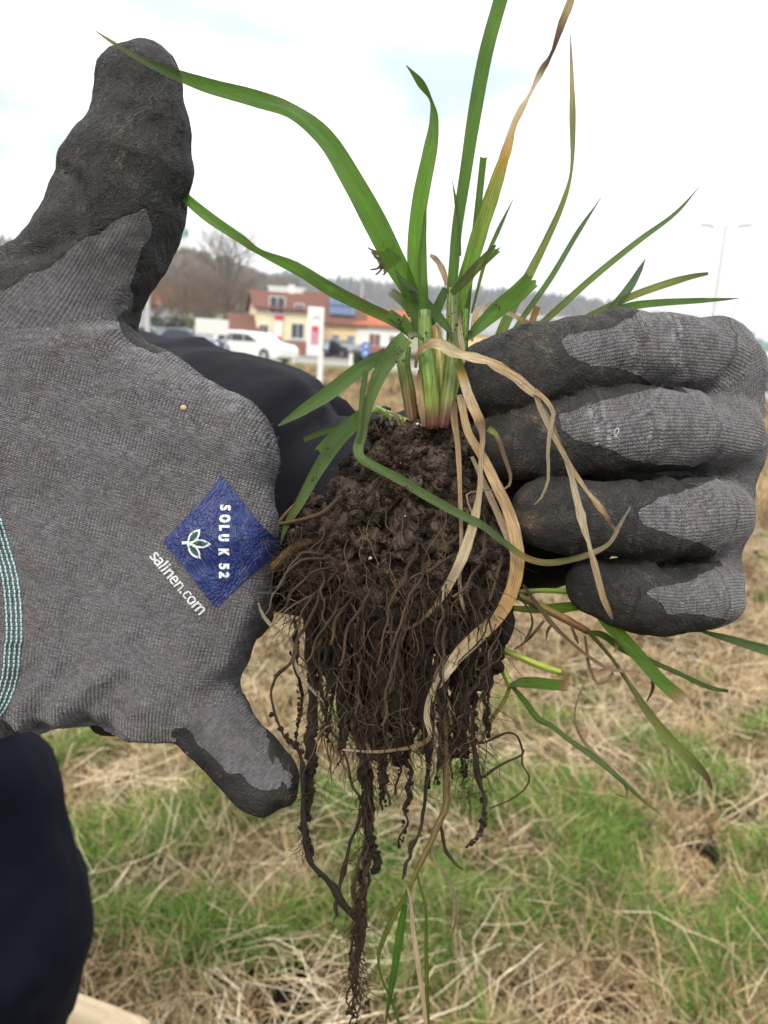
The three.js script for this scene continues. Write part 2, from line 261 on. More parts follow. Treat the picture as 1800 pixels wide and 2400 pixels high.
// blades of grass and old straw: everything near enough to make out
{
  const r = mulberry(21);
  const tuftGeo = (n, h, spread, w, bend) => {
    const pos = [], col = [], idx = [];
    for (let k = 0; k < n; k++) {
      const a = r() * 6.283, lean = bend * (0.3 + r()), H = h * (0.45 + 0.7 * r()), bx = spread * (r() - 0.5), bz = spread * (r() - 0.5), o = pos.length / 3, wx = Math.cos(a + 1.57) * w / 2, wz = Math.sin(a + 1.57) * w / 2, e = 0.75 + 0.5 * r();
      for (let i = 0; i <= 3; i++) { const t = i / 3, out = lean * H * t * t, x = bx + Math.cos(a) * out, z = bz + Math.sin(a) * out, y = H * t * (1 - 0.35 * lean * t), q = 1 - t * 0.85; for (const s of [-1, 1]) { pos.push(x + s * wx * q, y, z + s * wz * q); col.push(e, e, e); } }
      for (let i = 0; i < 3; i++) { const b = o + 2 * i; idx.push(b, b + 1, b + 2, b + 1, b + 3, b + 2); }
    }
    const g = new THREE.BufferGeometry(); g.setAttribute('position', new THREE.Float32BufferAttribute(pos, 3)); g.setAttribute('color', new THREE.Float32BufferAttribute(col, 3)); g.setIndex(idx); g.computeVertexNormals(); return g;
  };
  const strawGeo = (L, w, kinks) => { // straight lengths with sharp bends between them
    const P = [V(0, 0.004, 0)]; let yaw = 0, pitch = 0.12; for (let i = 0; i < kinks; i++) { const p = P[P.length - 1].clone(), len = L / kinks * (0.5 + r()); for (let q = 1; q <= 2; q++) { p.add(V(Math.cos(pitch) * Math.cos(yaw), Math.sin(pitch), Math.cos(pitch) * Math.sin(yaw)).multiplyScalar(len / 2)); p.y = Math.max(0.003, p.y); P.push(p.clone()); yaw += (r() - 0.5) * 0.12; } yaw += (r() - 0.5) * 1.5; pitch = (r() - 0.6) * 1.2; }
    const g = tube(P.map((p, i) => Object.assign(p, { w: w * (1 - 0.5 * i / P.length) })), [1, 1, 1], { sides: 4, step: L / (kinks * 5), straight: true }).toNonIndexed(); g.deleteAttribute('uv'); g.deleteAttribute('color'); return g;
  };
  const leafM = (t) => new THREE.MeshPhysicalMaterial({ color: 0xffffff, roughness: 0.7, specularIntensity: 0.35, vertexColors: true, transmission: t, thickness: 0, side: THREE.DoubleSide });
  const M = new THREE.Matrix4(), Q = new THREE.Quaternion(), Q2 = new THREE.Quaternion(), C = new THREE.Color();
  const scatter = (name, label, category, geo, mat, count, place, tint) => {
    const m = new THREE.InstancedMesh(geo, mat, count); m.name = numbered(name); let n = 0;
    for (let k = 0; k < count * 12 && n < count; k++) { const p = place(); if (!p) continue; Q.setFromEuler(new THREE.Euler(p.tx || 0, p.ry ?? r() * 6.283, p.tz || 0, 'YXZ')); M.compose(V(p.x, p.y || 0, p.z), Q, V(p.s, p.s * (p.h || 1), p.s)); m.setMatrixAt(n, M); m.setColorAt(n, C.setRGB(...tint(p))); n++; }
    m.count = n; m.castShadow = m.receiveShadow = true; m.userData = { label, category, kind: 'stuff' }; scene.add(m); return m;
  };
  // inside the wedge that the camera sees, denser where nearer
  const wedge = (d0, d1, pow) => { const d = d0 + (d1 - d0) * Math.pow(r(), pow), half = 0.62 * d + 0.5; return { d, x: (r() * 2 - 1) * half, z: -d }; };
  const patch = (x, z) => n2(x * 1.7 + 4, z * 1.7) * 0.6 + n2(x * 5, z * 5 + 9) * 0.4;
  const greenTint = (p) => { const k = 0.6 + 0.65 * r(), y = r(); return y < 0.62 ? [0.10 * k, 0.21 * k, 0.022 * k] : y < 0.85 ? [0.20 * k, 0.26 * k, 0.055 * k] : [0.36 * k, 0.30 * k, 0.12 * k]; };
  const dryTint = () => { const k = 0.62 + 0.6 * r(), y = r(); return y < 0.6 ? [0.48 * k, 0.36 * k, 0.20 * k] : y < 0.82 ? [0.20 * k, 0.12 * k, 0.065 * k] : [0.62 * k, 0.49 * k, 0.30 * k]; };
  const near = [tuftGeo(16, 0.075, 0.07, 0.0034, 0.9), tuftGeo(16, 0.055, 0.08, 0.003, 1.2)];
  scatter('grass', 'short young green grass growing through old straw across the field', 'grass', near[0], leafM(0.3), 16000, () => { const p = wedge(0.75, 6.5, 1.25); if (patch(p.x, p.z) < 0.08 + 0.62 * smooth(2.1, 2.8, p.d) - 0.2 * smooth(3.6, 5, p.d) + 0.42 * smooth(1.5, 1.05, p.d) + 0.3 * r() * r()) return null; return { ...p, s: 0.7 + 0.8 * r(), tx: (r() - 0.5) * 0.5, tz: (r() - 0.5) * 0.5 }; }, greenTint);
  scatter('dry_grass', 'dead tan grass matted over the ground of the field', 'dry grass', near[1], leafM(0.2), 16000, () => { const p = wedge(0.75, 7, 1.25); if (n2(p.x * 2.3 + 31, p.z * 2.3) + 0.5 * n2(p.x * 7, p.z * 7 + 5) < -0.62 + 0.2 * r()) return null; return { ...p, s: 0.8 + 0.9 * r(), tx: (r() - 0.5) * 1.5, tz: (r() - 0.5) * 1.5, y: 0.01 }; }, dryTint);
  scatter('dry_grass', 'pale dead grass standing over the middle of the field', 'dry grass', tuftGeo(22, 0.16, 0.22, 0.008, 0.8), leafM(0.2), 9000, () => { const d = 6 + 36 * Math.pow(r(), 1.3), x = (r() * 2 - 1) * (0.62 * d + 1); const p = V(x, 0, -d); if (p.clone().sub(RDIR.a).dot(RN) > -6.3) return null; return { x, z: -d, s: 0.7 + 0.7 * r() }; }, () => { const q = dryTint(); return r() < 0.2 ? [q[0] * 0.6, q[1] * 0.85, q[2] * 0.6] : [q[0] * 1.08, q[1] * 1.02, q[2]]; });
  const st = mulberry(77);
  for (let k = 0; k < 5; k++) scatter('dry_straw', ['long pale stalks of straw lying across the grass', 'short broken stalks of straw strewn over the grass', 'bent pale straw stalks leaning over the grass', 'thin tan straw stalks tangled in the grass', 'bleached straw stalks lying flat in the field'][k], 'straw', strawGeo([0.26, 0.12, 0.2, 0.16, 0.3][k], [0.0013, 0.0010, 0.0009, 0.0007, 0.0014][k], [2, 1, 3, 2, 3][k]), std([1, 1, 1], 0.75, { specularIntensity: 0.4 }), [900, 4200, 1300, 5400, 480][k], () => { const p = wedge(0.8, 7.5, 1.1), c = n2(p.x * 1.1 + 9, p.z * 1.1) + 0.6 * n2(p.x * 3 + 2, p.z * 3) + 0.5 * smooth(1.6, 1.1, p.d) + 0.25 * clamp(p.x); if (c < -0.1 && r() < 0.88) return null; return { ...p, ry: n2(p.x * 1.6 + 50, p.z * 1.6) * 3.4 + (r() - 0.5) * 1.3, s: 0.7 + 0.6 * r(), tx: (r() - 0.5) * 0.9, tz: (r() - 0.35) * 0.5, y: 0.012 + 0.045 * r() }; }, () => { const q = 0.68 + 0.5 * r(); return r() < 0.7 ? [0.74 * q, 0.62 * q, 0.43 * q] : [0.58 * q, 0.42 * q, 0.24 * q]; });
}
// wooded hills
{
  const ridge = (name, list, dist, color, base, depth, label) => {
    const P = [], I = [], rows = 10, pts = list.map(([px, py]) => ({ px, py })), n = 90, at = [];
    for (let i = 0; i <= n; i++) { const px = mix(pts[0].px, pts[pts.length - 1].px, i / n); let k = 0; while (k + 2 < pts.length && px > pts[k + 1].px) k++; const t = smooth(0, 1, (px - pts[k].px) / (pts[k + 1].px - pts[k].px)), py = mix(pts[k].py, pts[k + 1].py, t), H = heightAt(px, py, dist) * (1 + 0.03 * n2(px * 0.02, 3)); at.push({ px, H });
      for (let j = 0; j <= rows; j++) { const v = j / rows, g = far(px, dist - depth * (1 - v) + (j === rows ? 0 : 0)); P.push(g.x, H * smooth(0, 1, v) * (1 + 0.05 * n2(px * 0.03, v * 5)) - 1, g.z); } const g = far(px, dist + depth); P.push(g.x, -2, g.z); }
    const R = rows + 2; for (let i = 0; i < n; i++) for (let j = 0; j < R - 1; j++) { const a = i * R + j, b = a + R; I.push(a, b, a + 1, a + 1, b, b + 1); }
    const g = new THREE.BufferGeometry(); g.setAttribute('position', new THREE.Float32BufferAttribute(P, 3)); g.setIndex(I); g.computeVertexNormals(); structure(name, g, new THREE.MeshStandardMaterial({ color: new THREE.Color().setRGB(...color), roughness: 1, side: THREE.DoubleSide })); return { dist, depth, at };
  };
  const main = ridge('hills', [[380, 690], [540, 690], [600, 676], [660, 672], [760, 684], [900, 696], [1000, 702], [1100, 708], [1220, 718], [1330, 730], [1420, 742], [1500, 766], [1600, 790], [1700, 806], [1760, 826], [1850, 862], [2100, 890]], 760, [0.10, 0.085, 0.065], 0, 330);
  const left = ridge('hills', [[-300, 580], [-100, 575], [0, 590], [40, 598], [100, 622], [200, 665], [330, 700]], 620, [0.09, 0.085, 0.06], 0, 200);
  const mid = ridge('hills', [[200, 700], [330, 655], [420, 632], [520, 660], [640, 700], [760, 730], [900, 760], [1000, 790]], 330, [0.17, 0.165, 0.085], 0, 140);
  // the woods on them: crowns packed too close to count
  const r = mulberry(61), con = [], bare = [];
  const cone = mergeGeometries([0, 1, 2].map((k) => { const g = new THREE.ConeGeometry(0.24 - 0.055 * k, 0.5, 7, 1); g.translate(0, 0.36 + 0.25 * k, 0); return g; }));
  { const p = cone.attributes.position; for (let i = 0; i < p.count; i++) { const e = 1 + 0.25 * n3(p.getX(i) * 8, p.getY(i) * 8, p.getZ(i) * 8); p.setXYZ(i, p.getX(i) * e, p.getY(i), p.getZ(i) * e); } cone.computeVertexNormals(); }
  const puffs = []; for (let k = 0; k < 46; k++) { const a = r() * 6.28, h = 0.3 + 0.62 * r(), q = Math.sin((h - 0.2) / 0.8 * Math.PI) * 0.34 * Math.sqrt(r()), g = new THREE.PlaneGeometry(0.03 + 0.03 * r(), 0.22); g.rotateZ((r() - 0.5) * 0.8); g.rotateY(r() * 6); g.translate(Math.cos(a) * q, h, Math.sin(a) * q); puffs.push(g); } const trunk = new THREE.CylinderGeometry(0.012, 0.025, 0.6, 5); trunk.translate(0, 0.3, 0); puffs.push(trunk); const puff = mergeGeometries(puffs.map((g) => g.toNonIndexed()));
  const wood = (name, label, geo, mat, hill, count, px0, px1, v0, v1, h0, h1, tint) => {
    const m = new THREE.InstancedMesh(geo, mat, count), M = new THREE.Matrix4(), Q = new THREE.Quaternion(), C = new THREE.Color(); m.name = numbered(name);
    for (let k = 0; k < count; k++) { const px = mix(px0, px1, r()), v = v0 + (v1 - v0) * Math.pow(r(), 0.7), g = far(px, hill.dist - hill.depth * (1 - v)); let H = hill.at[0].H; for (const a of hill.at) if (a.px <= px) H = a.H; const y = H * smooth(0, 1, v) - 2, s = h0 + (h1 - h0) * r(); Q.setFromAxisAngle(V(0, 1, 0), r() * 6); M.compose(V(g.x, y, g.z), Q, V(s * (0.8 + 0.4 * r()), s, s * (0.8 + 0.4 * r()))); m.setMatrixAt(k, M); m.setColorAt(k, C.setRGB(...tint())); }
    m.userData = { label, category: 'woods', kind: 'stuff' }; m.castShadow = m.receiveShadow = true; scene.add(m);
  };
  const bark = std([1, 1, 1], 1, { side: THREE.DoubleSide }), pine = std([1, 1, 1], 1);
  const T1 = () => { const k = 0.7 + 0.6 * r(); return [0.16 * k, 0.125 * k, 0.095 * k]; }, T2 = () => { const k = 0.6 + 0.7 * r(); return [0.06 * k, 0.07 * k, 0.06 * k]; };
  wood('bare_woods', 'bare brown woods covering the distant hill', puff, bark, main, 2600, 480, 1900, 0.2, 1, 9, 14, T1);
  wood('conifer_woods', 'dark conifer woods along the ridge of the distant hill', cone, pine, main, 1500, 590, 1760, 0.55, 1, 9, 16, T2);
  wood('conifer_woods', 'dark woods on the hill at the left edge behind the thumb', cone, pine, left, 500, -200, 250, 0.5, 1, 8, 14, T2);
  wood('bare_woods', 'bare trees on the low slope behind the church', puff, bark, mid, 500, 230, 700, 0.3, 1, 7, 12, T1);
}
// ------------------------------------------------------------------ the edge of town across the field
const box = (w, h, d, x = 0, y = 0, z = 0) => { const g = new THREE.BoxGeometry(w, h, d); g.translate(x, y + h / 2, z); return g; };
const facing = (p) => Math.atan2(-p.x, -p.z);                       // turn that shows a front to the field
const M_ = { pale: std([0.50, 0.51, 0.52], 0.6), glass: std([0.05, 0.06, 0.07], 0.15), frame: std([0.75, 0.75, 0.72], 0.6), white: std([0.74, 0.74, 0.71], 0.8), cream: std([0.74, 0.66, 0.44], 0.9), yellow: std([0.74, 0.56, 0.30], 0.9), redRoof: std([0.15, 0.066, 0.05], 0.9), brownRoof: std([0.15, 0.07, 0.052], 0.9), orangeRoof: std([0.36, 0.12, 0.06], 0.9), grey: std([0.42, 0.42, 0.41], 0.7), steel: std([0.48, 0.49, 0.50], 0.45, { metalness: 0.4 }), green: std([0.20, 0.34, 0.26], 0.7), panel: std([0.045, 0.075, 0.17], 0.25), red: std([0.55, 0.03, 0.05], 0.6), blue: std([0.03, 0.16, 0.55], 0.5), brick: std([0.30, 0.13, 0.10], 0.95), dark: std([0.03, 0.03, 0.035], 0.6) };
function windowAt(parent, x, y, z, w, h, pane = M_.glass) {
  const t = 0.07, f = part('window', [box(w, t, 0.1, x, y, z), box(w, t, 0.1, x, y + h - t, z), box(t, h - 2 * t, 0.1, x - w / 2 + t / 2, y + t, z), box(t, h - 2 * t, 0.1, x + w / 2 - t / 2, y + t, z), box(0.05, h - 2 * t, 0.08, x, y + t, z)], M_.frame, parent);
  part('pane', box(w - 2 * t, h - 2 * t, 0.03, x, y + t, z), pane, f); part('sill', box(w + 0.16, 0.05, 0.2, x, y - 0.06, z + 0.04), M_.frame, f);
}
function gable(w, d, h, over, alongX = true) { // a pitched roof; ridge along x, or pointing at the field
  const s = new THREE.Shape(), L = (alongX ? d : w) / 2 + over; s.moveTo(-L, -0.25); s.lineTo(0, h); s.lineTo(L, -0.25); s.lineTo(L, -0.05); s.lineTo(0, h + 0.24); s.lineTo(-L, -0.05); s.closePath();
  const D = (alongX ? w : d) + 2 * over, g = new THREE.ExtrudeGeometry(s, { depth: D, bevelEnabled: false }); g.translate(0, 0, -D / 2); if (alongX) g.rotateY(Math.PI / 2); return g;
}
function gableWall(w, d, h, rise, alongX = true) {
  const L = alongX ? d : w, D = alongX ? w : d, s = new THREE.Shape(); s.moveTo(-L / 2, 0); s.lineTo(L / 2, 0); s.lineTo(L / 2, h); s.lineTo(0, h + rise); s.lineTo(-L / 2, h); s.closePath();
  const g = new THREE.ExtrudeGeometry(s, { depth: D, bevelEnabled: false }); g.translate(0, 0, -D / 2); if (alongX) g.rotateY(Math.PI / 2); return g;
}
// a house seen from pixel xl to xr, its eaves at pixel ye, its ridge at yr
function house(name, label, xl, xr, ye, yr, dist, depth, wall, roof, alongX, turn = 0) {
  const px = (xl + xr) / 2, p = far(px, dist + depth / 2), o = thing(name, label, 'house', [p.x, 0, p.z], facing(p) + turn), w = (xr - xl) * dist / F, h = heightAt(px, ye, dist), rise = heightAt(px, yr, dist + depth / 2) - h;
  part('wall', gableWall(w, depth, h, rise, alongX), wall, o); const rf = part('roof', (() => { const g = gable(w, depth, rise, 0.4, alongX); g.translate(0, h + 0.02, 0); return g; })(), roof, o);
  return { o, w, h, rise, depth, rf, z: depth / 2 + 0.03 };
}
{
  let q = house('yellow_house', 'cream gabled house with a red and white banner on its front', 590, 722, 722, 690, 76, 9, M_.cream, M_.redRoof, true, 0.12);
  for (const [x, y, w, h] of [[-0.9, 3.6, 1.5, 1.6], [1.2, 3.8, 0.9, 0.9], [1.1, 1.4, 1.3, 1.5], [-2.1, 1.1, 0.9, 1.5]]) windowAt(q.o, x, y, q.z, w, h);
  part('banner', box(0.8, 0.5, 0.06, -0.7, 3.0, q.z + 0.1), M_.red, q.o); part('banner', box(0.8, 1.5, 0.06, -0.75, 1.5, q.z + 0.1), M_.white, q.o); part('banner', box(0.9, 0.55, 0.06, -0.85, 0.95, q.z + 0.1), M_.red, q.o);
  part('chimney', [box(0.6, 1.3, 0.6, 1.0, q.h + q.rise - 0.3, 0)], M_.white, q.rf);
  q = house('side_house', 'low cream annex with a dark sloping roof left of the gabled house', 540, 596, 775, 742, 75, 7, M_.cream, M_.brownRoof, true, 0.1); windowAt(q.o, 0, 0.6, q.z, 0.9, 1.1);
  q = house('long_house', 'long yellow house under a brown roof with blue solar panels', 712, 842, 757, 692, 84, 10, M_.yellow, M_.brownRoof, true, 0.06);
  for (const x of [-1.6, 0.1, 1.7]) windowAt(q.o, x, 0.9, q.z, 0.85, 1.3, std([0.10, 0.16, 0.19], 0.2));
  { const a = Math.atan2(q.rise + 0.3, q.depth / 2 + 0.4); for (let i = 0; i < 4; i++) for (let j = 0; j < 2; j++) { const g = new RoundedBoxGeometry(0.66, 0.06, 1.6, 1, 0.02); g.rotateX(a); const t = 0.30 + 0.32 * j; g.translate(-0.25 + 0.69 * i, q.h + q.rise * t + 0.42, (q.depth / 2) * (1 - t) + 0.28); part('solar_panel', g, M_.panel, q.o); } }
  part('chimney', box(0.7, 1.4, 0.7, -0.4, q.h + q.rise - 0.5, 0), M_.white, q.rf);
  q = house('white_house', 'white house with an orange roof right of the solar roof', 840, 950, 762, 732, 84, 8, M_.white, M_.orangeRoof, true, -0.05); windowAt(q.o, -0.6, 1.0, q.z, 1.3, 1.5, std([0.16, 0.07, 0.05], 0.5)); windowAt(q.o, 1.4, 1.0, q.z, 1.0, 1.4);
  q = house('brick_house', 'house with a rusty red roof half hidden behind the bare trees', 318, 392, 712, 672, 105, 10, M_.grey, std([0.36, 0.15, 0.085], 0.9), true); windowAt(q.o, 0, 2, q.z, 1, 1.3);
  q = house('grey_gable_house', 'small grey gabled house in front of the rusty roof', 372, 420, 735, 708, 98, 7, std([0.4, 0.4, 0.41], 0.9), std([0.25, 0.24, 0.24], 0.9), false); windowAt(q.o, 0, 1.4, q.z, 0.9, 1.2);
  q = house('red_roof_house', 'house with a red roof at the left edge beside the thumb', -60, 26, 592, 570, 240, 12, M_.white, M_.orangeRoof, true); windowAt(q.o, 2, 20, q.z, 2, 3);
  // flat roofed buildings
  const flat = (name, label, xl, xr, yt, dist, depth, wall, trim, yb) => { const px = (xl + xr) / 2, p = far(px, dist + depth / 2), o = thing(name, label, 'building', [p.x, 0, p.z], facing(p)), w = (xr - xl) * dist / F, h = heightAt(px, yt, dist); part('wall', box(w, h - 0.5, depth), wall, o); part('roof', box(w + 0.4, 0.5, depth + 0.4, 0, h - 0.5, 0), trim, o); return { o, w, h, z: depth / 2 + 0.03 }; };
  q = flat('flat_white_building', 'white flat-topped building up the slope behind the gabled house', 628, 708, 672, 230, 12, M_.white, M_.frame); for (let i = 0; i < 4; i++) windowAt(q.o, -3.6 + 2.4 * i, q.h - 2.6, q.z, 1.2, 1.2);
  q = flat('low_orange_building', 'low orange building with a pale grey roof behind the grass stems', 1060, 1300, 778, 88, 10, M_.yellow, M_.grey); for (let i = 0; i < 5; i++) windowAt(q.o, -4.4 + 2.2 * i, 0.9, q.z, 1.2, 1.0);
  q = flat('grey_hall', 'long pale grey hall behind the low orange building', 1040, 1420, 738, 125, 16, std([0.50, 0.51, 0.53], 0.8), std([0.55, 0.56, 0.58], 0.7));
  q = flat('white_hall', 'white hall with green trim at the right edge behind the fist', 1740, 1990, 806, 66, 14, M_.white, M_.green); part('trim', box(q.w + 0.1, 0.35, 0.1, 0, q.h * 0.42, q.z), M_.green, q.o); for (let i = 0; i < 4; i++) windowAt(q.o, -3.2 + 2.1 * i, 0.5, q.z, 1.3, 1.0);
  // brick garden wall below the houses
  { const p = far(760, 74), o = thing('garden_wall', 'low reddish garden wall in front of the yellow houses', 'wall', [p.x, 0, p.z], facing(p) + 0.05); part('wall', box(13.5, 1.15, 0.25, 0.6, 0, 0), M_.brick, o); part('coping', box(13.6, 0.08, 0.34, 0.6, 1.15, 0), M_.grey, o); }
  // church on its hill: two green helmets over a white front
  { const D = 330, p = far(415, D), by = heightAt(415, 628, D) - 3, o = thing('church', 'white church with two green onion-domed towers above the bare trees', 'church', [p.x, by, p.z], facing(p));
    part('nave', box(15, 9.5, 20, -2, 0, -8), M_.white, o); { const g = gable(15, 20, 5, 0.5, false); g.translate(-2, 9.5, -8); part('roof', g, std([0.30, 0.42, 0.38], 0.8), o); }
    for (const x of [-3.2, 2.2]) { const tw = part('tower', box(3.6, 14.5, 3.6, x, 0, 3), M_.white, o); for (const y of [3, 9]) windowAt(tw, x, y, 4.85, 1, 2); const prof = [[0, 8.2], [0.12, 7.4], [0.2, 6.2], [0.55, 5.6], [0.75, 5.0], [0.5, 4.3], [0.8, 3.9], [1.9, 3.0], [2.3, 2.0], [2.0, 1.0], [2.1, 0.4], [2.3, 0]].map(([a, b]) => new THREE.Vector2(a, b)).reverse(); const g = new THREE.LatheGeometry(prof, 14); g.translate(x, 14.5, 3); part('dome', g, std([0.16, 0.34, 0.30], 0.7), tw); } }
}
// --- bare trees: trunk and limbs that fork into twigs
function bareTree(name, label, px, dist, height, seed, color, spread, group) {
  const r = mulberry(seed), p = far(px, dist), o = thing(name, label, 'tree', [p.x, 0, p.z], r() * 6, group), trunk = [], twig = [];
  const limb = (a, dir, L, w, lvl) => {
    const b = a.clone().addScaledVector(dir, L), sides = lvl < 2 ? 6 : 3, g = new THREE.CylinderGeometry(w * 0.68, w, L, sides, 1, true); g.translate(0, L / 2, 0); g.applyQuaternion(new THREE.Quaternion().setFromUnitVectors(V(0, 1, 0), dir)); g.translate(a.x, a.y, a.z); (lvl < 2 ? trunk : twig).push(g);
    if (lvl >= 6 || L < 0.25) return; const n = lvl === 0 ? 4 : lvl < 3 ? 3 : 2 + (r() < 0.55 ? 1 : 0);
    for (let k = 0; k < n; k++) { const d = dir.clone().add(V((r() - 0.5) * spread, (r() - 0.35) * 0.7, (r() - 0.5) * spread).multiplyScalar(1.35)).normalize(); limb(a.clone().lerp(b, k === 0 ? 1 : 0.55 + 0.45 * r()), d, L * (0.62 + 0.24 * r()), w * 0.6, lvl + 1); }
  };
  limb(V(0, 0, 0), V((r() - 0.5) * 0.06, 1, (r() - 0.5) * 0.06).normalize(), height * 0.3, height * 0.018, 0);
  const m = std(color, 1), grow = Math.max(...twig.map((g) => { g.computeBoundingBox(); return g.boundingBox.max.y; })), s = height / grow; for (const g of [...trunk, ...twig]) g.scale(s, s, s);
  part('trunk', trunk, m, o); part('crown', twig, std(color.map((c) => c * 1.15), 1), o); return o;
}
{
  bareTree('tall_bare_tree', 'tallest bare tree rising against the sky left of the houses', 528, 92, heightAt(528, 494, 92), 3, [0.14, 0.115, 0.09], 1.0);
  const B = [0.15, 0.105, 0.072], grp = 'bare brown trees left of the houses';
  const a = bareTree('bare_tree', 'bushy bare tree just left of the tallest bare tree', 470, 88, 9.6, 5, B, 1.5, grp), b = bareTree('bare_tree', 'bushy bare tree below the church, third from the tallest one', 425, 96, 9.2, 8, B, 1.6, grp);
  const set = (o, px, dist, s, turn, label) => { const c = copyOf(o, label, far(px, dist), turn); c.scale.setScalar(s); };
  for (const [k, px, d, s, t, l] of [[0, 395, 100, 0.95, 1, 'bare brown tree behind the small grey gabled house'], [1, 500, 84, 0.9, 2, 'bare brown tree rising behind the white board'], [0, 550, 90, 0.9, 4, 'bare brown tree between the tallest tree and the cream annex'], [1, 375, 104, 1.0, 3, 'bare brown tree behind the ridge of the rusty roof'], [0, 445, 92, 0.85, 5, 'bare brown tree behind the left end of the white board'], [1, 520, 94, 0.95, 0.6, 'bare brown tree crowding the trunk of the tallest tree'], [0, 485, 96, 1.0, 2.4, 'bare brown tree half hidden behind two others left of the tallest'], [1, 355, 110, 1.05, 5, 'bare brown tree nearest the raised thumb'], [0, 408, 90, 0.8, 0.2, 'lowest bare tree, over the dark hedge by the thumb']]) set(k ? b : a, px, d, s, t, l);
  // hedges
  const hedge = (label, x0, x1, yt, dist) => { const r = mulberry(x0), p = far((x0 + x1) / 2, dist), w = (x1 - x0) * dist / F, h = heightAt((x0 + x1) / 2, yt, dist), o = thing('hedge', label, 'hedge', [p.x, 0, p.z], facing(p)), leaves = [], stems = []; for (let k = 0; k < 900; k++) { const g = new THREE.PlaneGeometry(0.16, 0.1); g.rotateX(r() * 6); g.rotateY(r() * 6); const y = h * r(); g.translate((r() - 0.5) * w, y, (r() - 0.5) * 1.2); leaves.push(g); } for (let k = 0; k < 8; k++) { const g = new THREE.CylinderGeometry(0.03, 0.05, h * 0.8, 5); g.translate(w * (k / 7 - 0.5) * 0.9, h * 0.4, 0); stems.push(g); } part('foliage', leaves, std([0.045, 0.06, 0.022], 1, { side: THREE.DoubleSide }), o); part('stem', stems, std([0.1, 0.07, 0.05], 1), o); };
  hedge('dark hedge behind the parked cars at the left', 345, 405, 742, 60); hedge('dark hedge left of the white board', 406, 452, 746, 62); hedge('clipped hedge beside the blue road sign', 832, 900, 828, 47);
}
// --- cars
function car(name, label, at, turn, paint, wagon, group) {
  const o = thing(name, label, 'car', [at.x, 0, at.z], turn, group), L = 4.7, H = wagon ? 1.52 : 1.46, Wd = 1.78;
  const prof = wagon ? [[-2.32, 0.42], [-2.36, 0.75], [-2.3, 1.0], [-2.12, 1.38], [-1.85, H - 0.02], [-0.4, H], [0.35, H - 0.06], [1.18, 1.02], [2.1, 0.88], [2.34, 0.7], [2.36, 0.38], [2.2, 0.26], [-2.2, 0.26]] : [[-2.3, 0.42], [-2.34, 0.8], [-2.2, 0.98], [-1.75, 1.06], [-1.2, H - 0.04], [-0.5, H], [0.25, H - 0.06], [1.15, 1.0], [2.05, 0.86], [2.3, 0.68], [2.32, 0.38], [2.2, 0.26], [-2.2, 0.26]];
  const s = new THREE.Shape(prof.map(([x, y]) => new THREE.Vector2(x, y)));
  for (const x of [-1.42, 1.42]) { const h = new THREE.Path(); h.absarc(x, 0.33, 0.01, 0, 6.3); }
  const g = new THREE.ExtrudeGeometry(s, { depth: Wd - 0.16, bevelEnabled: true, bevelSize: 0.08, bevelThickness: 0.08, bevelSegments: 3, curveSegments: 8 }); g.translate(0, 0, -(Wd - 0.16) / 2);
  part('body', g, new THREE.MeshPhysicalMaterial({ color: new THREE.Color().setRGB(...paint), roughness: 0.35, clearcoat: 0.8, clearcoatRoughness: 0.1 }), o);
  const win = wagon ? [[[-2.0, 1.03], [-1.84, 1.36], [-1.0, 1.42], [-1.0, 1.03]], [[-0.94, 1.03], [-0.94, 1.42], [-0.08, 1.42], [-0.08, 1.03]], [[-0.02, 1.03], [-0.02, 1.42], [0.32, 1.38], [0.95, 1.05]]] : [[[-1.5, 1.04], [-1.12, 1.34], [-0.55, 1.38], [-0.55, 1.04]], [[-0.49, 1.04], [-0.49, 1.38], [0.22, 1.34], [0.9, 1.02]]];
  for (const side of [-1, 1]) for (const wv of win) { const q = new THREE.ExtrudeGeometry(new THREE.Shape(wv.map(([x, y]) => new THREE.Vector2(x, y))), { depth: 0.02, bevelEnabled: false }); q.translate(0, 0, side * (Wd / 2 - 0.002) - 0.01); part('window', q, M_.glass, o); }
  const ws = new THREE.BoxGeometry(0.98, 0.02, Wd - 0.4); ws.rotateZ(-0.60); ws.translate(0.79, 1.245, 0); part('windscreen', ws, M_.glass, o);
  for (const x of [-1.42, 1.42]) for (const z of [-1, 1]) { const wg = new THREE.Group(); wg.name = 'wheel'; o.add(wg); const t = new THREE.TorusGeometry(0.25, 0.085, 8, 20); t.translate(x, 0.33, z * (Wd / 2 - 0.02)); part('tyre', t, M_.dark, wg); const rm = new THREE.CylinderGeometry(0.2, 0.2, 0.08, 16); rm.rotateX(Math.PI / 2); rm.translate(x, 0.33, z * (Wd / 2 - 0.0)); part('rim', rm, M_.steel, wg); const ar = new THREE.CylinderGeometry(0.37, 0.37, 0.02, 20); ar.rotateX(Math.PI / 2); ar.translate(x, 0.35, z * (Wd / 2 + 0.003)); part('wheel_arch', ar, M_.dark, wg); }
  for (const z of [-0.62, 0.62]) { const h = new THREE.SphereGeometry(0.16, 12, 8); h.scale(0.5, 0.7, 1.3); h.translate(2.28, 0.72, z); part('headlight', h, new THREE.MeshPhysicalMaterial({ color: 0xe8ecee, roughness: 0.1, metalness: 0.3 }), o); const tl = box(0.05, 0.22, 0.2, -2.4, 0.78, z * 1.1); part('tail_light', tl, M_.red, o); }
  return o;
}
